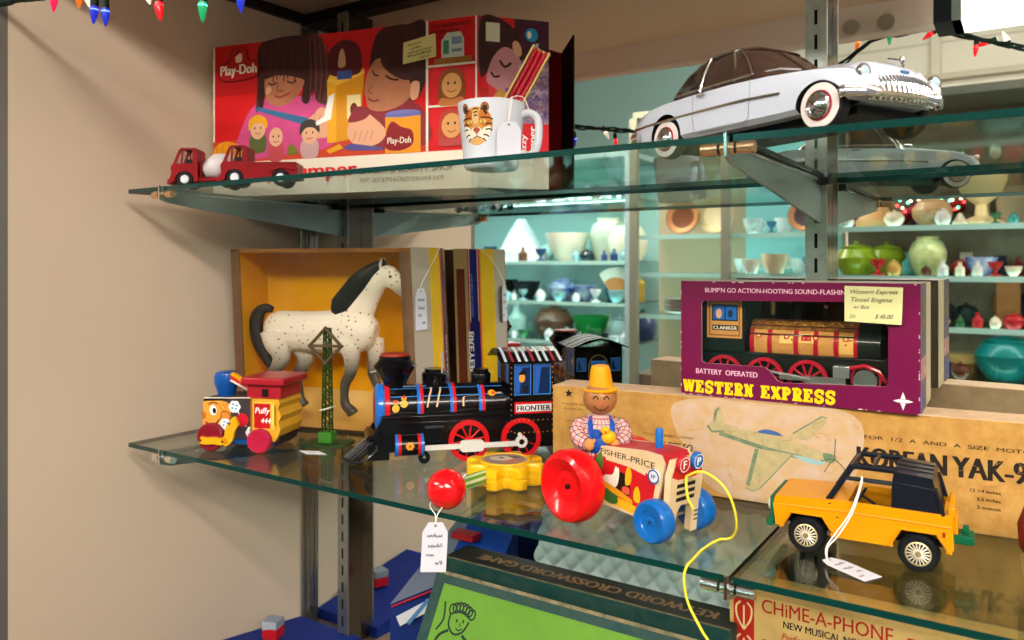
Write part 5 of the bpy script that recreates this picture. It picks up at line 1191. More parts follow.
for sg in (-1, 1):
    m = MB(); p = Vector(hp_(379, 262, sg*4)); m.tube([p, p+Vector((.001, sg*.001, .007)), p+Vector((.002, 0, .014))], [(.003, .002), (.0034, .0018), (.0006, .0006)], P('e9dccb', .45), 8); m.build('ear', hr)
    m = MB(); m.ell(hp_(389.5, 270.5, sg*6.6), (.0024, .0012, .0022), P('141210', .15, coat=1), 10, 8); m.build('eye', hr)
m = MB(); c = hp_(371.5, 366, 9); m.tube([(c[0]+.0095*cos(a), c[1]+.0095*sin(a), c[2]+.003*cos(a)) for a in [2*PI*i/14 for i in range(15)]], .0011, P('d8d4cc', .6), 6); m.build('leg_band', hr)
# ---- black tin locomotive
LX, LY, LR = -.7052, .6825, 46
t = thing('toy_locomotive', 'black tin toy locomotive with blue and red bands and red spoked wheels', 'toy train', (LX, LY, ZS), LR)
LB = P('08080b', .25, coat=.35); LBL = P('1c6ac4', .3, coat=.4); LRD = P('c8141c', .3, coat=.4); LW = P('d6d8dc', .35); ORN = P('e8962a', .4); SKY = P('3a8ad8', .35)
BR_, bz = .0265, .064
m = MB()
m.tube([(.050, 0, bz), (.205, 0, bz)], BR_, LB, 36)
def band(x0, x1, mt, dr=.0006): m.lathe([(BR_*.9, x0), (BR_+dr, x0), (BR_+dr, x1), (BR_*.9, x1)], mt, 36, (0, 0, bz), 'x', cap=False)
m.lathe([(.0, .0385), (.020, .0385), (.0262, .0400), (.0285, .0425), (.0285, .0490), (.0268, .0505), (0, .0505)], LBL, 36, (0, 0, bz), 'x'); m.lathe([(0, .0372), (.018, .0376), (.0195, .0386), (0, .0388)], P('8a2c20', .35), 30, (0, 0, bz), 'x')
for x, mt in ((.0505, LRD), (.0955, LRD), (.0915, LBL), (.1335, LBL), (.1375, LRD), (.1695, LBL), (.1735, LRD)): band(x, x+(.0065 if x < .055 else .004), mt)
A = Art(m, lambda x, a, h: (x, -(BR_+.0003+h)*sin(a), bz+(BR_+.0003+h)*cos(a)), .00004); A.maxe, A.ky = .004, BR_
for a in (.52, .98): A.line([(.058, a), (.10, a), (.15, a), (.2, a)], .035, SKY)
A.line([(.057, .30), (.075, .36), (.095, .30)], .05, P('8ab0d8', .4), 3)
for x, a in ((.064, 1.25), (.0745, 1.05)): A.ell(x, a, .0035, .11, ORN); A.ell(x, a+.26, .0048, .17, P('e8b040', .4)); A.ell(x, a-.06, .0022, .07, P('c83020', .4))
for x in (.108, .120): A.line([(x, .25), (x+.002, .6), (x-.001, 1.0), (x-.004, 1.5)], .0022, P('d8b088', .4), 4)
A.line([(.150, 1.5), (.1505, 1.12), (.156, 1.06), (.183, .98)], .0022, P('e0b890', .4), 3); A.ell(.186, .93, .0048, .16, ORN); A.line([(.183, .93), (.198, .93)], .05, ORN); A.ell(.188, .93, .0022, .08, P('b84818', .4))
m.build('boiler', t)
m = MB(); m.prism([(.046, .0255), (.046, .058), (.204, .060), (.262, .030), (.262, .014), (.050, .014)], -.030, .030, LB); m.box(.046, .206, -.0335, .0335, .054, .0575, LB)
m.box(.07, .2, -.0315, -.029, .034, .050, LB); m.box(.10, .125, -.0335, -.031, .041, .0445, P('2c3038', .4)); m.box(.205, .262, -.031, .031, .012, .040, LB)
m.build('chassis', t, .001)
m = MB(); n = 11                                         # cowcatcher of slats
for i in range(n):
    q = -1+2*i/(n-1); y0 = q*.031; xt = .0 + .022*q*q
    m.tube([(.038, q*.018, .033), (xt+.018, q*.026, .0165), (xt, y0, .0035)], [(.0024, .0021)]*3, P('17171b', .3, coat=.3), 6)
m.tube([( .022*(q*q), q*.031, .0035) for q in [-1+2*i/16 for i in range(17)]], [(.0022, .0026)]*17, LB, 6)
m.prism([(.030, .004), (.030, .018), (.040, .033), (.056, .033), (.056, .004)], -.0255, .0255, LB); m.prism([(.026, .030), (.030, .0345), (.052, .036), (.052, .030)], -.028, .028, LB); m.prism([(.034, .034), (.050, .058), (.054, .058), (.042, .034)], -.029, -.025, LB); m.prism([(.034, .034), (.050, .058), (.054, .058), (.042, .034)], .025, .029, LB)
m.build('cowcatcher', t)
m = MB(); sx = .065
m.lathe([(0, .084), (.0122, .084), (.0128, .0885), (.0170, .0965), (.0218, .1050), (.0268, .1120), (.0282, .1145), (.0268, .1163), (.0205, .1225), (.0205, .1265), (.0185, .1275), (0, .1270)], LB, 36, (sx, 0, 0)); m.lathe([(0, .1268), (.0195, .1268), (.0185, .1292), (.0, .1302)], P('7c1610', .4, noise=.4, ns=200, h2='d8502c'), 30, (sx, 0, 0))
for k in range(16): a = 2*PI*k/16; m.ell((sx+.0192*cos(a), .0192*sin(a), .1262), .0011, P('c02018', .4), 6, 5)
m.build('smokestack', t)
def dome(x, r, z0, h):
    m = MB(); m.lathe([(0, z0), (r*.86, z0), (r, z0+h*.25), (r*1.04, z0+h*.7), (r*.96, z0+h*.78), (r*.80, z0+h*.82), (r*.80, z0+h), (0, z0+h)], LB, 28, (x, 0, 0)); return m.build('dome', t)
dome(.116, .0160, .087, .0225); dome(.176, .0125, .087, .0205)
m = MB(); m.lathe([(0, .10), (.0012, .10), (.0014, .128), (.0018, .130), (0, .131)], P('c8c4c0', .3, .5), 10, (.125, -.010, 0)); m.build('whistle', t)
# cab
cx0, cx1, cyw, cz0, cz1 = .2055, .262, .0355, .020, .1205
m = MB(); m.box(cx0, cx1, -cyw, cyw, cz0, cz1, LB)
def win(A, x0, y0, x1, y1, face=False):
    A.rect(x0, y0, x1, y1, SKY); A.rect(x0+.001, y0+.001, x1-.001, y1-.001, P('12204a', .3)); A.rect(x0+.002, y0+.002, x1-.002, y1-.002, P('2a5cb0', .3)); A.poly([(x0+.006, y0+.002), (x1-.002, y0+.002), (x1-.002, y1-.004), (x0+.010, y1-.004)], P('122850', .3))
    if face: A.ell((x0+x1)/2-.001, (y0+y1)/2+.002, .0038, .0052, ORN); A.blob([((x0+x1)/2-.005, (y0+y1)/2+.006), ((x0+x1)/2, (y0+y1)/2+.012), ((x0+x1)/2+.005, (y0+y1)/2+.007)], INK); A.rect((x0+x1)/2, y0+.002, x1-.004, y0+.011, P('10141c', .4))
for sg in (-1, 1):
    A = Art(m, plane((cx0 if sg < 0 else cx1, sg*cyw, 0), (-sg, 0, 0), (0, 0, 1), (0, sg, 0)), .00004)
    win(A, .0065, .078, .0275, .116, True); win(A, .0305, .078, .0525, .116)
    A.rect(.0065, .0550, .0545, .0695, LRD); A.rect(.0085, .0575, .0535, .0665, P('e2e2e4', .35)); A.text('FRONTIER', .0100, .0587, .0063, INK, .042, .03)
    for x in (.0025, .0545):
        for k in range(13): A.ell(x, .034+.0065*k, .0007, .0007, ORN, n=6)
    for k in range(9): A.ell(.0065+.006*k, .047, .0007, .0007, ORN, n=6); A.ell(.0065+.006*k, .032, .0007, .0007, ORN, n=6)
A = Art(m, plane((cx0, cyw, 0), (0, -1, 0), (0, 0, 1), (-1, 0, 0)), .00004)
win(A, .004, .092, .020, .115); win(A, 2*cyw-.020, .092, 2*cyw-.004, .115)
A = Art(m, plane((cx1, -cyw, 0), (0, 1, 0), (0, 0, 1), (1, 0, 0)), .00004)     # rear end with an arched door
gd = P('8a7a4a', .4); W2 = 2*cyw
A.poly([(W2*.5-.015, .03), (W2*.5-.015, .092)]+[(W2*.5-.015*cos(a), .092+.017*sin(a)) for a in [PI*i/10 for i in range(11)]]+[(W2*.5+.015, .03)], gd); A.poly([(W2*.5-.0138, .03), (W2*.5-.0138, .092)]+[(W2*.5-.0138*cos(a), .092+.0158*sin(a)) for a in [PI*i/10 for i in range(11)]]+[(W2*.5+.0138, .03)], P('0b0b0f', .3))
A.rect(W2*.5-.011, .085, W2*.5+.011, .1, SKY); A.rect(W2*.5-.009, .087, W2*.5+.009, .098, P('2a5cb0', .3)); A.rect(W2*.5-.001, .087, W2*.5+.001, .098, SKY); A.rect(W2*.5-.008, .068, W2*.5+.008, .074, P('9aa0a8', .4))
win(A, .003, .085, .017, .104); win(A, W2-.017, .085, W2-.003, .104)
m.build('cab', t, smooth=False)
m = MB(); rx0, rx1 = cx0-.0125, cx1+.0085
rp = [(-cyw-.007, .1200), (-cyw*.5, .1300), (0, .1335), (cyw*.5, .1300), (cyw+.007, .1200), (cyw+.007, .1185), (0, .1308), (-cyw-.007, .1185)]
m.prism(rp, rx0, rx1, LB, 'x')
for i in range(9):
    xx = rx0+.005+.0087*i; mt = (P('b8bcc4', .3), P('8a2028', .35), P('c4ccd0', .3))[i % 3]
    for a, b in zip(rp[:4], rp[1:5]): m.add([(xx, a[0], a[1]+.0003), (xx+.0035, a[0], a[1]+.0003), (xx+.0035, b[0], b[1]+.0003), (xx, b[0], b[1]+.0003)], [(0, 1, 2, 3)], mt)
m.build('cab_roof', t, smooth=False)
for x in (.1555, .2205):
    for sg in (-1, 1):
        r = .0250; y = sg*.0335; m = MB()
        m.lathe([(r*.76, -.0025), (r*1.0, -.0025), (r, .0025), (r*.76, .0025)], LRD, 36, (x, y, r), 'y', cap=False)
        for k in range(10): a = 2*PI*k/10+.15; m.tube([(x+.004*cos(a), y, r+.004*sin(a)), (x+r*.8*cos(a), y, r+r*.8*sin(a))], .0012, LRD, 6)
        m.lathe([(0, -.003), (.0052, -.003), (.0052, .003), (0, .003)], LRD, 16, (x, y, r), 'y'); m.lathe([(0, .0), (r*.78, .0), (r*.78, .001), (0, .001)] if sg < 0 else [(0, -.001), (r*.78, -.001), (r*.78, .0), (0, .0)], LB, 30, (x, y, r), 'y'); m.build('wheel', t)
for sg in (-1, 1):
    m = MB(); y = sg*.0385; PLW = P('d4d0c8', .4)
    m.box(.098, .216, y-.0012, y+.0012, .0165, .0225, PLW); m.prism([(.144, .0150), (.147, .0125), (.170, .0125), (.173, .0150), (.173, .0240), (.170, .0265), (.147, .0265), (.144, .0240)], y-.002, y+.002, PLW)
    m.lathe([(.0034, -.0022), (.0072, -.0022), (.0072, .0022), (.0034, .0022)], PLW, 24, (.2200, y, .0215), 'y', cap=False); m.lathe([(0, -.0018), (.0036, -.0018), (.0036, .0018), (0, .0018)], LB, 14, (.2200, y, .0215), 'y'); m.ell((.2180, y, .0300), .0028, PLW, 10, 8)
    m.build('drive_rod', t)
    m = MB(); m.tube([(.0625, sg*.031, .0225), (.099, sg*.031, .0225)], .0125, LB, 24)
    for x, mt in ((.0625, LBL), (.0665, LRD), (.0905, LRD), (.0945, LBL)): m.tube([(x, sg*.031, .0225), (x+.0036, sg*.031, .0225)], .0130, mt, 24)
    A = Art(m, lambda x, a, h: (x, sg*(.031+(.0126+h)*sin(a)), .0225+(.0126+h)*cos(a)), .00004)
    for k in range(6): A.ell(.0805+.0034*cos(k*1.047), 1.5+.27*sin(k*1.047), .002, .16, ORN, n=10)
    A.ell(.0805, 1.5, .0018, .14, P('a84a10', .4), n=10); m.build('steam_cylinder', t)
    m = MB(); r = .0075; m.lathe([(0, -.002), (r, -.002), (r, .002), (0, .002)], LB, 22, (.099, sg*.0335, r), 'y'); m.ell((.099, sg*.0357, r), .0022, STEEL, 8, 6); m.build('small_wheel', t)

for ch in t.children:                                    # the front end sits a little closer to the drivers
    for q_ in (ch,)+tuple(ch.children):
        if q_.name.split('.')[0] in ('wheel', 'drive_rod'): continue
        for v_ in q_.data.vertices:
            if v_.co.x < .14: v_.co.x = .14+(v_.co.x-.14)*.95
# ---- yellow cog-shaped rattle toy with a red ball on a striped stick
CX, CY = -.4850, .7190
t = thing('stick_rattle', 'yellow cog-shaped toy with a red ball on a green striped stick', 'rattle', (CX, CY, ZS), 0)
YR_ = P('e8b010', .3, coat=.5); m = MB(); rings = []
for z, k in ((.0005, .93), (.002, .985), (.0045, 1.0), (.0110, 1.0), (.0120, .975), (.0130, .975), (.0140, 1.0), (.0205, 1.0), (.0230, .985), (.0245, .93)):
    rings.append([((.0385+.0062*tanh(2.2*cos(8*a)))*k*cos(a+.25), (.0385+.0062*tanh(2.2*cos(8*a)))*k*sin(a+.25), z) for a in [2*PI*i/96 for i in range(96)]])
m.loft(rings, YR_); m.lathe([(0, .0243), (.028, .0243), (.0275, .0258), (.0255, .0258), (.0250, .0250), (0, .0250)], YR_, 36)
m.build('cog_body', t)
m = MB(); A = Art(m, plane((0, 0, .0252), (1, 0, 0), (0, 1, 0)), .00005)
A.ell(0, 0, .0246, .0246, P('a8927c', .4)); A.ell(0, 0, .0225, .0225, P('8a7668', .4)); A.blob([(-.018, -.002), (-.008, .010), (.006, .008), (.004, -.006), (-.01, -.010)], P('c8b49c', .4)); A.blob([(.004, -.014), (.016, -.010), (.018, .006), (.008, .004)], P('b06c54', .4)); A.ell(-.006, .002, .003, .003, INK); A.blob([(-.004, .012), (.006, .018), (.012, .012), (.004, .009)], P('5a4a48', .4)); m.build('picture_disc', t)
bx = Vector((-.4795-CX, .6085-CY, .0195)); dv = Vector((-.002-bx.x, -.035-bx.y, .0125-bx.z))
m = MB(); m.ell(bx, .0195, P('dc0c16', .15, coat=.8), 32, 20); m.build('ball', t)
m = MB(); p0 = bx+dv.normalized()*.0165; p1 = Vector((-.003, -.030, .013)); ax_ = (p1-p0).normalized(); up_ = Vector((0, 0, 1)); sd = ax_.cross(up_).normalized(); up_ = sd.cross(ax_)
for k in range(14):
    a0, a1 = 2*PI*k/14, 2*PI*(k+1)/14; mt = P('5f9a2c', .35, coat=.4) if k % 2 else P('c8d8a8', .35, coat=.4); r = .0072
    m.add([p0+(sd*cos(a0)+up_*sin(a0))*r, p0+(sd*cos(a1)+up_*sin(a1))*r, p1+(sd*cos(a1)+up_*sin(a1))*r, p1+(sd*cos(a0)+up_*sin(a0))*r], [(0, 1, 2, 3)], mt)
m.tube([p0, p0+ax_*.004], .0088, P('e6e0d4', .4), 18); m.build('stick', t)
bw = Vector((CX, CY, ZS))+bx
tp = Vector((-.4781, .5900, -.2480))
price_tag('white handwritten tag dangling over the shelf edge below the red ball', [bw+Vector((.006, .021, .006)), bw+Vector((-.010, .015, .012)), bw+Vector((-.0135, -.008, -.013)), Vector((-.4795, .5910, -.2410)), tp, Vector((-.4770, .5910, -.2415)), bw+Vector((.004, -.0135, -.0155)), bw+Vector((.013, .012, .012)), bw+Vector((.006, .021, .006))], tp, (.83, .55, 0), (-.05, -.02, -1), .0245, .048, 41)

# ---- brown toy cut by the right edge of the frame
t = thing('brown_toy', 'speckled red-brown rounded toy with a tan base, cut by the right edge', 'toy', (.0250, .7160, ZS), 0)
m = MB(); m.lathe([(0, .018), (.030, .018), (.0345, .026), (.0355, .042), (.031, .056), (.020, .066), (0, .070)], P('8a2c14', .8, noise=.8, ns=160, h2='5a1c0e', bump=.6), 36); m.build('crown', t)
m = MB(); m.lathe([(0, 0), (.029, 0), (.0315, .004), (.0335, .016), (.031, .022), (0, .022)], P('caa074', .5, noise=.4, ns=50), 36); m.build('base', t)
# ================================================================== bottom of the case
# ---- green crossword-game carton leaning on a standing carton
GR = P('0d3836', .5, noise=.22, ns=60, h2='5a5a40'); LG = P('598a1e', .45, noise=.15, ns=20); WORN = P('8a7a5a', .7, noise=.8, ns=90, h2='1a3a2c')
t = thing('crossword_game_box', 'green word-game box with dark worn edges standing under the lower shelf', 'game box', (-.549, .513, DECK), 0)
GL_, GH_, GD_ = .311, .3380, .040; lean = radians(-30)
m = MB(); m.box(0, GL_, 0, .018, 0, GH_, GR)
A = Art(m, plane((0, 0, 0), (1, 0, 0), (0, 0, 1), (0, -1, 0)), .00004)
A.rect(0, 0, GL_, GH_, GR); A.rect(.0135, .012, GL_-.014, GH_-.0125, LG)
A.rect(.0, GH_-.0035, GL_, GH_, WORN)
DZ = GH_-.2345
dkb = P('12241a', .5)
A.line([(.033, .196+DZ), (.034, .184+DZ), (.043, .177+DZ), (.053, .181+DZ), (.058, .192+DZ)], .0022, dkb, 4)          # inked child reading
for i in range(7): A.ring(.034+.0042*i, .200+DZ+.0035*sin(i*.55), .0042, .0048, .0018, dkb)
A.ell(.043, .190+DZ, .0012, .0018, dkb); A.ell(.051, .191+DZ, .0012, .0018, dkb); A.line([(.044, .183+DZ), (.048, .1815+DZ), (.052, .184+DZ)], .0014, dkb, 3); A.line([(.047, .189+DZ), (.049, .186+DZ), (.047, .1855+DZ)], .0011, dkb)
A.line([(.036, .179+DZ), (.026, .172+DZ), (.022, .158+DZ), (.024, .140+DZ)], .003, dkb, 4); A.line([(.054, .178+DZ), (.068, .170+DZ), (.084, .158+DZ), (.10, .156+DZ)], .003, dkb, 4); A.line([(.022, .205+DZ), (.026, .188+DZ), (.020, .176+DZ)], .0022, dkb, 3)
A.line([(.040, .165+DZ), (.060, .158+DZ), (.080, .145+DZ), (.060, .140+DZ), (.040, .150+DZ), (.040, .165+DZ)], .0022, dkb)
A.text('KW', .098, .147+DZ, .013, dkb, .03, .03); A.text('KEYWORD', .13, .146+DZ, .0135, P('c8281c', .45), .15, .05); A.text('CROSSWORD GAME', .10, .122+DZ, .012, dkb, .17, .03); A.text('COPYRIGHT PATENTED', .115, .1445+DZ, .004, dkb, .06)
m.build('lid', t, .0008); o = bpy.data.objects['lid']; o.rotation_euler = (lean, 0, 0)
m = MB(); m.box(.003, GL_-.003, .018, .024, .004, GH_-.006, P('a8845a', .7)); o2 = m.build('tray', t); o2.rotation_euler = (lean, 0, 0)
t = thing('word_game_tray_box', 'dark worn box bottom with upside-down word-game lettering behind the green lid', 'game box', (-.556, .7015, DECK), 0)
m = MB(); m.box(0, .328, 0, .044, 0, .299, GR)
A = Art(m, plane((.328, .044, .299), (-1, 0, 0), (0, -1, 0), (0, 0, 1)), .00005)
A.rect(0, 0, .328, .044, P('141a16', .5)); A.line([(0, .0425), (.328, .0425)], .003, WORN)
A.text('KEYWORD CROSSWORD GAME', .020, .014, .0150, P('8a6848', .5), .275, .03)
m.build('carton', t, .001)
# ---- chime box
PAP = P('c9a66a', .6, noise=.5, ns=40, h2='a88448'); CRD = P('a82418', .5)
t = thing('chime_toy_box', 'tan box with red chime toy lettering standing under the lower shelf at the right', 'toy box', (-.2345, .720, DECK), 0)
m = MB(); m.box(0, .40, 0, .05, 0, .3285, PAP)
A = Art(m, plane((0, 0, .045), (1, 0, 0), (0, 0, 1), (0, -1, 0)), .00004)
A.rect(.0035, .0, .0225, .2805, CRD)
for i in range(7):
    z = .272-.03*i; A.line([(.013, z), (.013, z-.022)], .0016, P('dcc088', .5))
    for sg in (-1, 1): A.line([(.013, z-.022), (.013+sg*.006, z-.012), (.013+sg*.007, z-.002), (.013+sg*.003, z+.003)], .0017, P('dcc088', .5), 4)
A.text('CHiME-A-PHONE', .0295, .2700, .0122, CRD, .108, .005); A.text('NEW MUSICAL NOVELTY', .0485, .2602, .0062, YI, .082, .014); A.text('Perfected by RUBBING CHIMES', .047, .2495, .0062, P('b8401c', .5), .10, .004, shear=.2)
for i in range(9): A.rect(.030+.0075*i, .17, .0335+.0075*i, .246-.004*i, P('6a604c', .6))
A.ell(.09, .215, .034, .024, P('8a2418', .5)); A.ell(.09, .213, .027, .018, P('b87848', .5)); A.ell(.09, .212, .021, .0135, P('4a2c20', .5))
A.rect(.148, .0, .167, .2775, CRD)
for i in range(7): A.blob([(.152, .268-.03*i), (.157, .274-.03*i), (.163, .266-.03*i), (.157, .254-.03*i)], P('dcc088', .5)); A.ell(.157, .265-.03*i, .0025, .004, CRD)
A.rect(.172, .0, .185, .272, CRD)
m.build('carton', t, .001)
# ---- pale quilted board behind the boxes
QB = P('b8cac8', .6)
t = thing('quilted_pad', 'pale blue-grey quilted pad lying flat behind the game boxes at the bottom of the case', 'quilted pad', (-.28, .795, DECK), 0)
m = MB(); nx, ny = 122, 122; v = []; f_ = []
for j in range(ny+1):
    for i in range(nx+1):
        x = -.265+.305*i/nx; z = .34*j/ny; a = (x+z)*PI/.025; b = (x-z)*PI/.025
        v.append((x, .125*(z/.34)-.012*(abs(sin(a))*abs(sin(b)))**.45, z))
f_ = [(j*(nx+1)+i, j*(nx+1)+i+1, (j+1)*(nx+1)+i+1, (j+1)*(nx+1)+i) for j in range(ny) for i in range(nx)]
m.add(v, f_, QB); m.build('quilted_face', t, ang=80)
m = MB(); m.add([(-.265, .004, 0), (.04, .004, 0), (.04, .129, .34), (-.265, .129, .34), (-.265, .016, 0), (.04, .016, 0), (.04, .141, .34), (-.265, .141, .34)], [(0, 3, 2, 1), (4, 5, 6, 7), (0, 1, 5, 4), (1, 2, 6, 5), (2, 3, 7, 6), (3, 0, 4, 7)], P('7c8c8a', .7)); m.build('backing', t)
# ---- blue carton lying tilted, with red edge
t = thing('blue_game_box', 'blue box with red and white edging propped at a slant behind the green game box', 'game box', (-.633, .800, DECK), 0)
O_ = Vector((-.633, .800, DECK)); bA, bB, bC, bD = [Vector(q)-O_ for q in ((-.678, .920, -.364), (-.592, .910, -.356), (-.560, .800, -.402), (-.640, .790, -.414))]
bE, bF = Vector((-.7185, .790, -.456))-O_, Vector((-.711, .925, -.380))-O_; dn_ = Vector((0, 0, -.06))
m = MB(); BB = P('12409a', .45, noise=.2, ns=12)
m.add([bA, bB, bC, bD], [(0, 1, 2, 3)], BB); m.add([bA, bD, bE, bF], [(0, 1, 2, 3)], P('6a7488', .5)); m.add([bD, bC, bC+dn_*3, bE+(bC-bD)+dn_*3, bE+dn_*2, bE], [(0, 1, 2, 3, 4, 5)], P('142a68', .5))
m.add([bA, bB, bB+dn_*3, bF+dn_*3, bF], [(4, 3, 2, 1, 0)], P('142a68', .5)); m.add([bB, bC, bC+dn_*3, bB+dn_*3], [(0, 1, 2, 3)], BB); m.add([bE, bF, bF+dn_*3, bE+dn_*2], [(0, 1, 2, 3)], P('142a68', .5))
e0, e1 = bD+Vector((0, -.0006, -.004)), bE+Vector((.004, -.0006, -.002)); e2 = bC+Vector((0, -.0006, -.004))
m.tube([e1, e0], .0012, P('b02028', .5), 6); m.tube([e1+Vector((.012, -.001, -.016)), e0+Vector((0, -.001, -.016))], [(.0075, .0006)]*2, P('c4c8ce', .5), 6); m.tube([e1+Vector((.03, -.002, -.014)), e0+Vector((-.01, -.002, -.015))], [(.003, .0005)]*2, P('4a7aa8', .5), 6)
m.build('carton', t, smooth=False)
t = thing('low_blue_box', 'flat blue box in the bottom corner under the red and grey block', 'box', (-1.045, .690, DECK), 0)
m = MB(); v = [(0, 0, 0), (.14, 0, 0), (.14, .235, 0), (0, .235, 0), (0, 0, .060), (.14, 0, .060), (.14, .235, .028), (0, .235, .028)]
m.add(v, [(0, 3, 2, 1), (4, 5, 6, 7), (0, 1, 5, 4), (1, 2, 6, 5), (2, 3, 7, 6), (3, 0, 4, 7)], P('16308a', .6, noise=.3, ns=30, h2='0c1f60')); m.build('lid', t, .001)
t = thing('toy_block', 'small red and grey toy block standing on the low blue box in the bottom corner', 'block', (-.994, .824, DECK+.0455), 20)
m = MB(); m.box(-.0125, .0125, -.0125, .0125, 0, .016, P('c01a26', .4)); m.box(-.0125, .0125, -.0125, .0125, .016, .028, P('8a96a4', .4)); A = Art(m, plane((0, -.0125, 0), (1, 0, 0), (0, 0, 1), (0, -1, 0)), .0001); A.poly([(-.0125, .014), (.0125, .019), (.0125, .028), (-.0125, .028)], P('a8b0bc', .4)); m.build('cube_body', t, .001)
t = thing('red_toy_boat', 'red rounded toy beside the green game box on the blue deck', 'toy', (-.66, .752, DECK), 15)
m = MB(); m.loft([[(x, w_*cos(a), h_+.016*sin(a)*k) for a in [2*PI*i/16 for i in range(16)]] for x, w_, h_, k in ((-.05, .004, .018, .2), (-.035, .018, .016, .9), (0, .024, .016, 1), (.04, .022, .016, 1), (.055, .012, .017, .6))], P('a81c22', .35, coat=.4)); m.build('hull', t)
m = MB(); m.box(-.012, .03, -.012, .012, .026, .044, P('d8d4d0', .4)); m.build('cabin', t, .002)
t = thing('red_plate', 'small red flat toy piece lying on the slanted blue box', 'toy piece', (-.650, .868, DECK+.2525), 0)
m = MB(); m.box(-.018, .018, -.010, .010, 0, .009, P('a01c24', .4)); m.build('slab', t, .001)
# ================================================================== the shop behind the viewer, seen in the mirror
FL = -1.5
struct(MB().box(-5, 3.2, -4.7, .44, FL-.05, FL, P('8a7a68', .5, noise=.3, ns=4)).build('floor_2'), 'shop floor')
struct(MB().box(-2.0, 3.2, -4.75, -4.6, FL, 2.6, P('d6cfc0', .6)).build('wall_front'), 'cream panelled shop wall seen in the mirror')
m = MB()
for i in range(7): m.box(-2.0, 3.2, -4.605, -4.592, .1+.3*i, .112+.3*i, P('bcb4a4', .6))
m.box(-.62, -.56, -4.6, -4.55, .3, 2.4, P('c8c0ae', .6)); m.box(-.36, -.33, -4.6, -4.57, .3, 1.25, P('7a7468', .6)); m.box(-.75, 3.2, -4.6, -4.5, 1.32, 1.36, P('b8ae9c', .6))
struct(m.build('trim_5'), 'panel joints on the shop wall')
struct(MB().box(-5, -2.0, -4.75, -4.6, FL, 2.6, P('a9c8c4', .6)).build('wall_front_2'), 'pale blue-green shop wall seen in the mirror')
struct(MB().box(-5.05, -5, -4.7, .44, FL, 2.6, P('b0c8c0', .6)).build('wall_left_2'), 'side wall of the shop')
struct(MB().box(-5, 3.2, -4.7, -2.9, 1.72, 1.78, P('c4d0c4', .6)).build('ceiling_2'), 'shop ceiling over the far cabinets')
struct(MB().box(-5, 1.3, .47, .97, FL, -.62, P('8a7560', .6)).build('trim_6'), 'cabinet base under the display case')
# fluorescent fixtures; the ones out in the shop are added for fill light
def fixture(x0, x1, y0, y1, z, s, label, name='fluorescent_light', hang=True):
    t = thing(name, label, 'ceiling light', ((x0+x1)/2, (y0+y1)/2, z), 0, 'fluorescent ceiling lights')
    a, b = (x1-x0)/2, (y1-y0)/2
    m = MB(); m.box(-a-.012, a+.012, -b-.006, b+.006, .0, .030, P('d0d4d2', .4)); m.box(-a-.035, -a, -b-.006, b+.006, -.052, .0, P('28323c', .4)); m.box(-a-.012, -a, -b-.008, b+.008, -.052, .030, P('a8bcc0', .4)); m.box(a, a+.035, -b-.006, b+.006, -.052, .0, P('28323c', .4)); m.build('housing', t)
    m = MB(); m.box(-a, a, -b, b, -.052, -.002, emit('fff6ea', s)); m.build('diffuser', t)
    if not hang: return t
    m = MB()
    for q in (-a*.8, a*.8): m.cyl((q, 0, .035), (q, 0, 1.2), .004, STEEL, 6)
    m.build('hanger', t)
fixture(.10, 1.6, -.385, -.335, .735, LAMP1, 'bright fluorescent fixture hanging in front of the display case')
fixture(-.085, .80, .535, .605, .3965, LAMP3, 'white light fixture under the case ceiling above the white car', hang=False)
fixture(-2.6, -1.2, -1.55, -1.35, 1.30, SHOP_FILL, 'added fill-light fixture hanging over the middle of the shop floor')  # this and the next two: unseen lamps added to brighten shop and toys
fixture(-.9, .9, -2.9, -2.7, 1.45, SHOP_FILL, 'added fill-light fixture hanging by the far wall')
fixture(.7, 2.1, -1.55, -1.35, 1.30, SHOP_FILL, 'added fill-light fixture hanging over the right of the shop floor')
UN = []
SHG = thin_glass('cabinet_shelf_glass', 'dcece8')
def unit(name, label, x0, x1, y0, y1, zs, top, back, post, n_posts=2, tube=9):
    t = thing(name, label, 'cabinet', ((x0+x1)/2, (y0+y1)/2, FL))
    cx, cy = (x0+x1)/2, (y0+y1)/2; UN.append((x0, x1, y0, y1))
    m = MB(); m.box(x0-cx, x1-cx, y0-cy, y0-cy+.015, 0, top-FL, back); m.build('back_panel', t)
    for i in range(n_posts):
        x = x0+(x1-x0)*i/(n_posts-1)-cx; m = MB(); m.box(x-.02, x+.02, y1-cy-.03, y1-cy, 0, top-FL, post); m.build('post', t)
    m = MB(); m.box(x0-cx, x1-cx, y0-cy, y1-cy, top-FL, top-FL+.03, post); m.build('top', t)
    for z in zs:
        m = MB(); m.box(x0-cx, x1-cx, y0-cy+.015, y1-cy-.032, z-FL-.008, z-FL, SHG); m.box(x0-cx, x1-cx, y1-cy-.032, y1-cy-.03, z-FL-.021, z-FL, P('a8d4cc', .15)); m.build('shelf', t)
        m = MB(); m.box(x0-cx+.05, x1-cx-.05, y1-cy-.06, y1-cy-.045, z-FL-.017, z-FL-.0085, emit('e4fff8', tube)); m.build('shelf_fill_strip', t)  # glowing strip added behind the lip to brighten the shelf goods
    m = MB(); m.box(x0-cx, x1-cx, y0-cy+.016, y1-cy-.03, .0, min(zs)-FL-.30, P('7a6a58', .6)); m.build('base', t)
    return t
PLACED = []
WIDE = {'vase': .46, 'jar': .49, 'bowl': .8, 'goblet': .47, 'bottle': .33, 'pot': .67, 'stool': 1.0, 'lamp': .58, 'cone': .6}
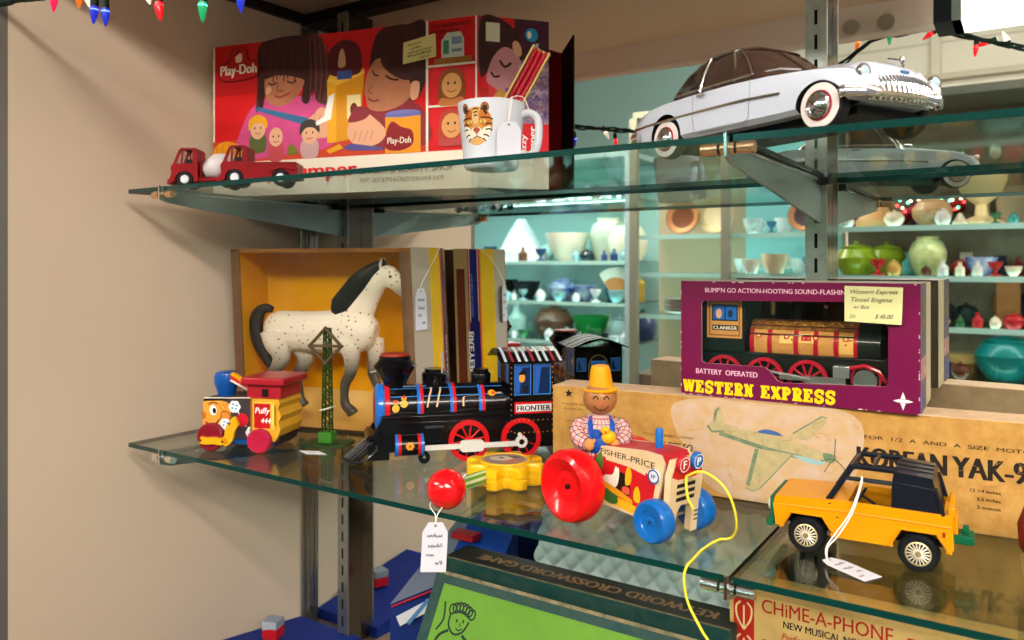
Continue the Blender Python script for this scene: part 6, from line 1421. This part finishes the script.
def free(x, y, z, r, keep=True):
    ok = all(abs(z-c) > .02 or hypot(x-a, y-b) > (r+q)*.96 for a, b, c, q in PLACED)
    if ok and keep: PLACED.append((x, y, z, r))
    return ok
def vase(kind, x, y, z, s, col, label, group, h2=None, must=True):
    rr_ = WIDE[kind]*s
    for x0, x1, y0, y1 in UN:
        if x0 <= x <= x1 and y0 <= y <= y1: y = min(max(y, y0+.024+rr_), y1-.040-rr_)
    if not free(x, y, z, WIDE[kind]*s):
        if not must: return None
        for d in (-.05, .05, -.09, .09, -.13, -.17, -.21):
            if free(x, y+d, z, WIDE[kind]*s): y += d; break
        else: return None
    pr = {'vase': [(0, 0), (.28, 0), (.30, .04), (.42, .35), (.45, .62), (.36, .85), (.24, .93), (.27, 1), (.22, .99), (0, .8)],
          'jar': [(0, 0), (.34, 0), (.46, .25), (.48, .55), (.34, .82), (.26, .86), (.30, .93), (.10, .97), (.08, 1.05), (0, 1.08)],
          'bowl': [(0, 0), (.35, 0), (.36, .06), (.62, .4), (.78, .9), (.80, 1), (.74, .97), (.5, .3), (0, .2)],
          'goblet': [(0, 0), (.4, 0), (.42, .05), (.12, .18), (.10, .4), (.34, .6), (.44, .85), (.46, 1), (.42, .98), (0, .65)],
          'bottle': [(0, 0), (.30, 0), (.32, .05), (.32, .55), (.14, .74), (.12, .92), (.15, .93), (.15, 1), (0, 1)],
          'pot': [(0, 0), (.4, 0), (.62, .3), (.66, .55), (.5, .82), (.44, .84), (.46, .9), (.2, .97), (.07, 1), (.07, 1.08), (0, 1.1)],
          'stool': [(0, .0), (.55, 0), (.6, .1), (.6, .5), (.95, .55), (1.0, .7), (1.0, .95), (.95, 1), (0, 1)],
          'lamp': [(0, 0), (.4, 0), (.42, .08), (.18, .2), (.14, .45), (.22, .5), (.5, .62), (.58, .95), (.5, 1), (0, 1)],
          'cone': [(0, 0), (.6, 0), (.6, .2), (.5, .28), (.28, .7), (.1, .98), (0, 1)]}[kind]
    m = MB(); m.lathe([(r*s, h*s) for r, h in pr], P(col, .3, coat=.3, **({'noise': .8, 'ns': 14, 'h2': h2} if h2 else {})), 20)
    o = m.build({'goblet': 'goblet', 'stool': 'round_stool', 'cone': 'lidded_dish', 'lamp': 'table_lamp', 'pot': 'lidded_pot'}.get(kind, kind)); o.location = (x, y, z+.001)
    return tag(o, label, {'stool': 'stool', 'lamp': 'lamp', 'cone': 'dish'}.get(kind, kind), group)
def plate(x, y, z, r, col, rim, label, group):
    free(x, y, z, r)
    o = thing('display_plate', label, 'plate', (x, y, z+.001), 0, group); m = MB(); m.M = Matrix.Translation((0, 0, r*.97)) @ Matrix.Rotation(radians(-78), 4, 'X')
    m.lathe([(0, 0), (r*.6, 0), (r*.68, .012), (r, .022), (r, .028), (r*.66, .018), (0, .008)], P(col, .3, coat=.4), 28); m.build('dish', o)
    m = MB(); m.M = Matrix.Translation((0, 0, r*.97)) @ Matrix.Rotation(radians(-78), 4, 'X'); m.lathe([(r*.45, .0105), (r*.98, .0285), (r*.9, .0275), (r*.45, .0095)], P(rim, .3, .3), 28, cap=False); m.build('rim_band', o); return o
def cup(x, y, z, s, col, label, group):
    if not free(x, y, z, .55*s): return None
    o = thing('teacup', label, 'cup', (x, y, z+.001), random.uniform(-40, 40), group); m = MB(); m.lathe([(0, 0), (.3*s, 0), (.34*s, .06*s), (.5*s, .5*s), (.55*s, .8*s), (.51*s, .79*s), (.3*s, .1*s), (0, .08*s)], P(col, .25, coat=.4), 20); m.build('bowl', o)
    m = MB(); m.tube([(.45*s+.25*s*sin(a), 0, .45*s+.22*s*cos(a)) for a in [PI*i/8 for i in range(9)]], .045*s, P(col, .25, coat=.4), 8); m.build('handle', o); return o
# --- cabinet A : lit glass cabinet
AY0, AY1 = -2.62, -2.11; AZ = (.016, -.222, -.455, .375)
ua = unit('glass_cabinet', 'lit glass display cabinet with aluminium frame seen in the mirror', -3.3, -1.875, AY0, AY1, AZ, .60, P('b4d8d8', .5), P('b4ccd0', .3, .4))
fixl = thing('shelf_light', 'glowing tube added for the bright shelf line of the glass cabinet', 'light', (-2.58, AY1-.08, .37)); MB().cyl((-.66, 0, 0), (.66, 0, 0), .014, emit('d8fff8', 16), 12).build('tube', fixl)  # added glow standing in for a shelf edge catching the light
ga = 'china and glass in the lit glass cabinet'
yA = -2.33
for k, x, z, s, c, l in (('cone', -2.72, 0, .27, 'e4ecf0', 'white domed dish with a blue base in the lit cabinet'), ('bowl', -2.385, 0, .17, 'ece6d2', 'cream pedestal bowl in the lit cabinet'), ('vase', -2.17, 0, .26, 'efe9d6', 'tall cream vase in the lit cabinet'), ('jar', -1.98, 0, .24, 'dfe8cc', 'pale green vase in the lit cabinet'),
        ('bowl', -2.86, 1, .12, '1c2420', 'dark bowl in the lit cabinet'), ('bowl', -2.68, 1, .11, '20262c', 'small dark bowl beside the blue teapot'), ('pot', -2.42, 1, .13, '2a50a0', 'blue and white teapot in the lit cabinet'), ('bowl', -2.26, 1, .09, '3a5cae', 'blue and white dish in the lit cabinet'), ('bottle', -1.94, 1, .2, 'b8902c', 'gilt ornament at the end of the middle cabinet shelf'),
        ('bowl', -2.22, 2, .14, '0c8a3a', 'bright green glass bowl in the lit cabinet'), ('pot', -2.48, 2, .19, '6a4a38', 'brown round pot in the lit cabinet'), ('jar', -2.03, 2, .14, '9ab0b4', 'grey-blue jar in the lit cabinet'), ('jar', -1.94, 2, .17, '2a3c5c', 'dark blue jar in the lit cabinet'), ('bottle', -2.75, 2, .2, 'b8dcd8', 'clear glass bottle in the lit cabinet')):
    vase(k, x, yA, AZ[z], s, c, l, ga, {'2a50a0': 'e8ecf0', '3a5cae': 'e8ecf0', 'b8902c': '4a7030'}.get(c))
free(-2.07, yA-.03, AZ[1], .11)
o = thing('folding_fan', 'tan folding fan standing in the lit cabinet', 'fan', (-2.07, yA-.03, AZ[1]+.001)); m = MB(); m.prism([(0, 0)]+[(.17*cos(a), .2*sin(a)) for a in [radians(50+80*i/10) for i in range(11)]], -.004, .004, P('d8dcd0', .5)); m.build('leaf', o)
m = MB(); m.prism([(0, .01)]+[(.12*cos(a), .14*sin(a)) for a in [radians(52+76*i/10) for i in range(11)]], .004, .007, P('d08a54', .5)); m.build('panel', o)
R = random.Random(11)
pal = ('c8e4e4', '9cc8d0', 'e8f0ee', '5a90b8', 'd8e0d0', '7ab0a8', 'a8b8c8', '3a6a90')
for lv, z in enumerate(AZ):
    for i in range(8):
        k = R.choice(('vase', 'jar', 'bowl', 'goblet', 'bottle')); c = R.choice(pal); s = R.uniform(.09, .17)
        vase(k, -3.12+.155*i+R.uniform(-.02, .02), -2.535, z, s*.8, c, f'{k} number {i+1} from the wall along the back row of the {("upper", "middle", "lower", "topmost")[lv]} lit cabinet shelf', ga, None, False)
# --- corner shelves B
BY0, BY1 = -2.05, -1.71; BZ = (.141, -.045, -.25)
ub = unit('open_shelves', 'open shelves of china against a beige panel seen in the mirror', -1.66, -.73, BY0, BY1, BZ, .72, P('b9ad90', .6), P('8c8a78', .5), 3)
m = MB(); m.box(-1.18-(-1.18), .45, BY0-(BY0+BY1)/2+.016, BY0-(BY0+BY1)/2+.02, .1, 2.2, P('9cdce0', .4)); m.build('bright_panel', ub)
fixl = thing('shelf_light', 'fluorescent tube lighting the open china shelves', 'light', (-.92, BY1-.06, .60)); MB().cyl((-.2, 0, 0), (.2, 0, 0), .014, emit('d8fff8', 16), 12).build('tube', fixl)
gb = 'china on the open shelves'
plate(-1.44, -1.83, BZ[0], .085, '6a4028', 'b07a50', 'bronze-rimmed plate at the wall end of the open shelves', gb); plate(-1.28, -1.85, BZ[0], .09, 'c4b490', 'b09c74', 'beige plate beside the bronze plate', gb); plate(-.86, -1.83, BZ[0], .075, '4a3c40', 'b07a50', 'dark plate at the far end of the open shelves', gb)
for i in range(5): cup(-1.12+.075*i, -1.9+.02*(i % 2), BZ[0], .09, 'e8f0f2', f'white cup {("first", "second", "third", "fourth", "fifth")[i]} from the beige plate on the top open shelf', gb)
for i in range(7): cup(-1.16+.065*i, -1.88+.02*(i % 2), BZ[1], .085, ('e4ecee', '7aa8c8')[i % 2], f'{("white", "blue")[i % 2]} cup {("first", "second", "third", "fourth", "fifth", "sixth", "seventh")[i]} along the middle open shelf', gb)
cup(-.98, -1.76, BZ[1]-.0, .11, 'e8d8b4', 'cream cup with tan band on the middle open shelf', gb); cup(-1.09, -1.77, BZ[1], .08, 'f0ece0', 'small cream cup on the middle open shelf', gb)
for i in range(5):
    free(-1.46, -1.84, BZ[2], .087)
    o = MB().lathe([(0, 0), (.05, 0), (.085, .012), (.087, .015), (.05, .006), (0, .006)], P('b8aca8', .3, coat=.3), 24).build('stacked_plate'); o.location = (-1.46, -1.84, BZ[2]+.001+.0155*i)
    tag(o, f'grey plate {("lowest", "second from the bottom", "middle", "fourth", "topmost")[i]} of the stack on the bottom open shelf', 'plate', 'stack of grey plates')
for i in range(6): vase(('bowl', 'pot', 'jar')[i % 3], -1.25+.1*i, -1.86, BZ[2], .1, ('a8c8c0', 'e0e0d8', '7a9ab0')[i % 3], f'{("bowl", "pot", "jar")[i % 3]} in place {i+1} along the bottom open shelf', gb)
# --- shelves C
CY0, CY1 = -1.80, -1.41; CZ = (.146, -.046, -.235, -.43)
uc = unit('gift_shelves', 'glass shelves of ornaments and bottles seen in the mirror', -.675, .9, CY0, CY1, CZ, .62, P('6c5c48', .6, noise=.6, ns=6, h2='8c8c78'), P('6c7064', .5), 3)
gc = 'ornaments on the gift shelves'
yC = -1.58
for k, x, z, s, c, l, h in (('goblet', -.165, 0, .19, 'e8d09c', 'cream and gold urn on the top gift shelf', None), ('vase', -.055, 0, .15, 'b8a888', 'tan vase on the top gift shelf', None), ('cone', -.53, 0, .13, 'c49a64', 'tan pyramid ornament on the top gift shelf', None), ('pot', -.33, 0, .11, 'c8a478', 'carved tan tureen on the top gift shelf', '8a6a48'),
        ('pot', -.605, 1, .125, '7a8a1c', 'olive green glass jar at the end of the second gift shelf', None), ('pot', -.515, 1, .125, '8a9424', 'second olive green glass jar beside the first', None), ('vase', -.345, 1, .15, 'c8c48c', 'white and green flowered vase on the second gift shelf', '5a6a20'), ('bottle', -.42, 1, .09, '6ab0a8', 'small teal bottle beside the flowered vase', None), ('bowl', -.165, 1, .07, '1c3c98', 'blue and white oval dish on the second gift shelf', 'e4e8f0'), ('pot', -.235, 1, .06, 'c03028', 'red pot on the second gift shelf', None),
        ('pot', -.30, 2, .09, '18181c', 'black round pot on the third gift shelf', None), ('pot', -.22, 2, .075, '1c2424', 'small black pot on the third gift shelf', None), ('bowl', -.42, 2, .11, '4a6a5c', 'green bowl on the third gift shelf', None), ('pot', -.085, 3, .16, '0e6a68', 'teal lidded jar on the lowest gift shelf', None), ('stool', -.23, 3, .075, 'cc9a60', 'round wooden stand on the lowest gift shelf', None), ('stool', -.36, 3, .07, 'a87c4c', 'darker round wooden stand on the lowest gift shelf', None), ('goblet', -.03, 3, .11, 'a8c4c0', 'clear glass goblet on the lowest gift shelf', None)):
    vase(k, x, yC, CZ[z], s, c, l, gc, h)
for i, (x, z, w_, h_, c, l) in enumerate(((-.50, 1, .07, .17, '7a4a24', 'brown carved box at the back of the second gift shelf'), (-.12, 1, .15, .13, 'b88c58', 'tan card box at the back of the second gift shelf'), (-.20, 2, .13, .14, '7c9a3c', 'green picture box on the third gift shelf'), (-.08, 2, .08, .17, 'a86a3c', 'orange-brown book box on the third gift shelf'), (.02, 2, .06, .15, 'b87a44', 'tan book box on the third gift shelf'), (-.46, 2, .12, .12, '5c2a1c', 'dark red box on the third gift shelf'))):
    if not free(x, -1.68, CZ[z], w_/2): continue
    o = MB().box(-w_/2, w_/2, -.02, .02, 0, h_, P(c, .5, noise=.3, ns=20)).build('gift_box', bev=.003); o.location = (x, -1.68, CZ[z]+.001); tag(o, l, 'box', gc)
free(-.36, -1.735, CZ[0], .13)
o = thing('light_garland', 'red garland with tiny coloured lights on the top gift shelf', 'garland', (-.36, -1.735, CZ[0]+.001)); m = MB()
m.tube(spline([(-.12, 0, .03), (-.06, .01, .06), (0, 0, .085), (.06, .01, .075), (.13, 0, .085)], 4), .026, P('8a1a28', .7), 10); m.build('garland_body', o)
for i in range(26): q = MB(); p = (-.12+.25*i/25, .03, .045+.05*sin(i*2.3)**2+.02); q.ell(p, .0055, emit(('ffd8b0', 'ff4040', '60ffb0')[i % 3], 5), 8, 6); q.build('tiny_light', o)
R = random.Random(5)
for lv, z in enumerate(CZ):
    for i in range(9):
        k = R.choice(('vase', 'jar', 'bowl', 'pot', 'goblet')); c = R.choice(('b89058', '8a9a8c', 'd8c8a0', '5a6a58', 'a8583c', 'c8d0c8', '3c4a5c')); vase(k, .04+.09*i, -1.55+R.uniform(-.05, .05), z, R.uniform(.09, .15), c, f'{k} in place {i+1} past the cream urn on gift shelf {lv+1}', gc, None, False)
R = random.Random(23)
for lv, z in enumerate(CZ):
    for i in range(12):
        x = -.63+.058*i; c = R.choice(('3a2a20', 'a86a34', '2c4a44', 'c8b080', '7a2420', '1c2830', 'd0c8b0', '4a7a6a', 'b87a3a', '5a3a6a')); k = R.choice(('box', 'jar', 'goblet', 'box', 'bottle', 'vase'))
        l = f'{k} in place {i+1} along the back of gift shelf {lv+1}'
        if k == 'box':
            if not free(x, -1.745, z, .024): continue
            o = MB().box(-.022, .022, -.012, .012, 0, R.uniform(.05, .12), P(c, .5, noise=.5, ns=40)).build('gift_box', bev=.002); o.location = (x, -1.745, z+.001); tag(o, l, 'box', gc)
        else: vase(k, x, -1.74, z, R.uniform(.06, .1), c, l, gc, None, False)
for lv, z in enumerate(AZ):
    for i in range(17):
        c = R.choice(('2a4a7a', 'e8f0f4', '1c2c34', 'c8a060', '8cc0c8', '3a7a50', 'd8e4e8', '6a4838')); k = R.choice(('bowl', 'goblet', 'jar', 'bottle', 'pot'))
        vase(k, -2.92+.062*i, -2.172, z, R.uniform(.04, .085), c, f'small {k} in place {i+1} along the front of the {("upper", "middle", "lower", "topmost")[lv]} lit cabinet shelf', ga, None, False)
for lv, z in enumerate(BZ):
    for i in range(9):
        c = R.choice(('e8eef0', '6a9ab8', 'c8d8dc', 'a8b8a0', '3c6a8c', 'e0d8c8')); k = R.choice(('bowl', 'jar', 'goblet', 'pot'))
        vase(k, -1.13+.042*i, (-1.94, -1.79)[i % 2], z, R.uniform(.04, .075), c, f'{k} in place {i+1} along open shelf {lv+1}', gb, None, False)
for lv, z in enumerate(CZ):
    for i in range(12):
        c = R.choice(('b8282c', 'e8dcc0', '1c2438', '3a8a84', 'c89a50', '5c3020', 'd8d8d0', '2c5a34')); k = R.choice(('bowl', 'goblet', 'jar', 'bottle', 'pot', 'cone'))
        vase(k, -.62+.056*i, -1.475, z, R.uniform(.035, .065), c, f'small {k} in place {i+1} along the front of gift shelf {lv+1}', gc, None, False)
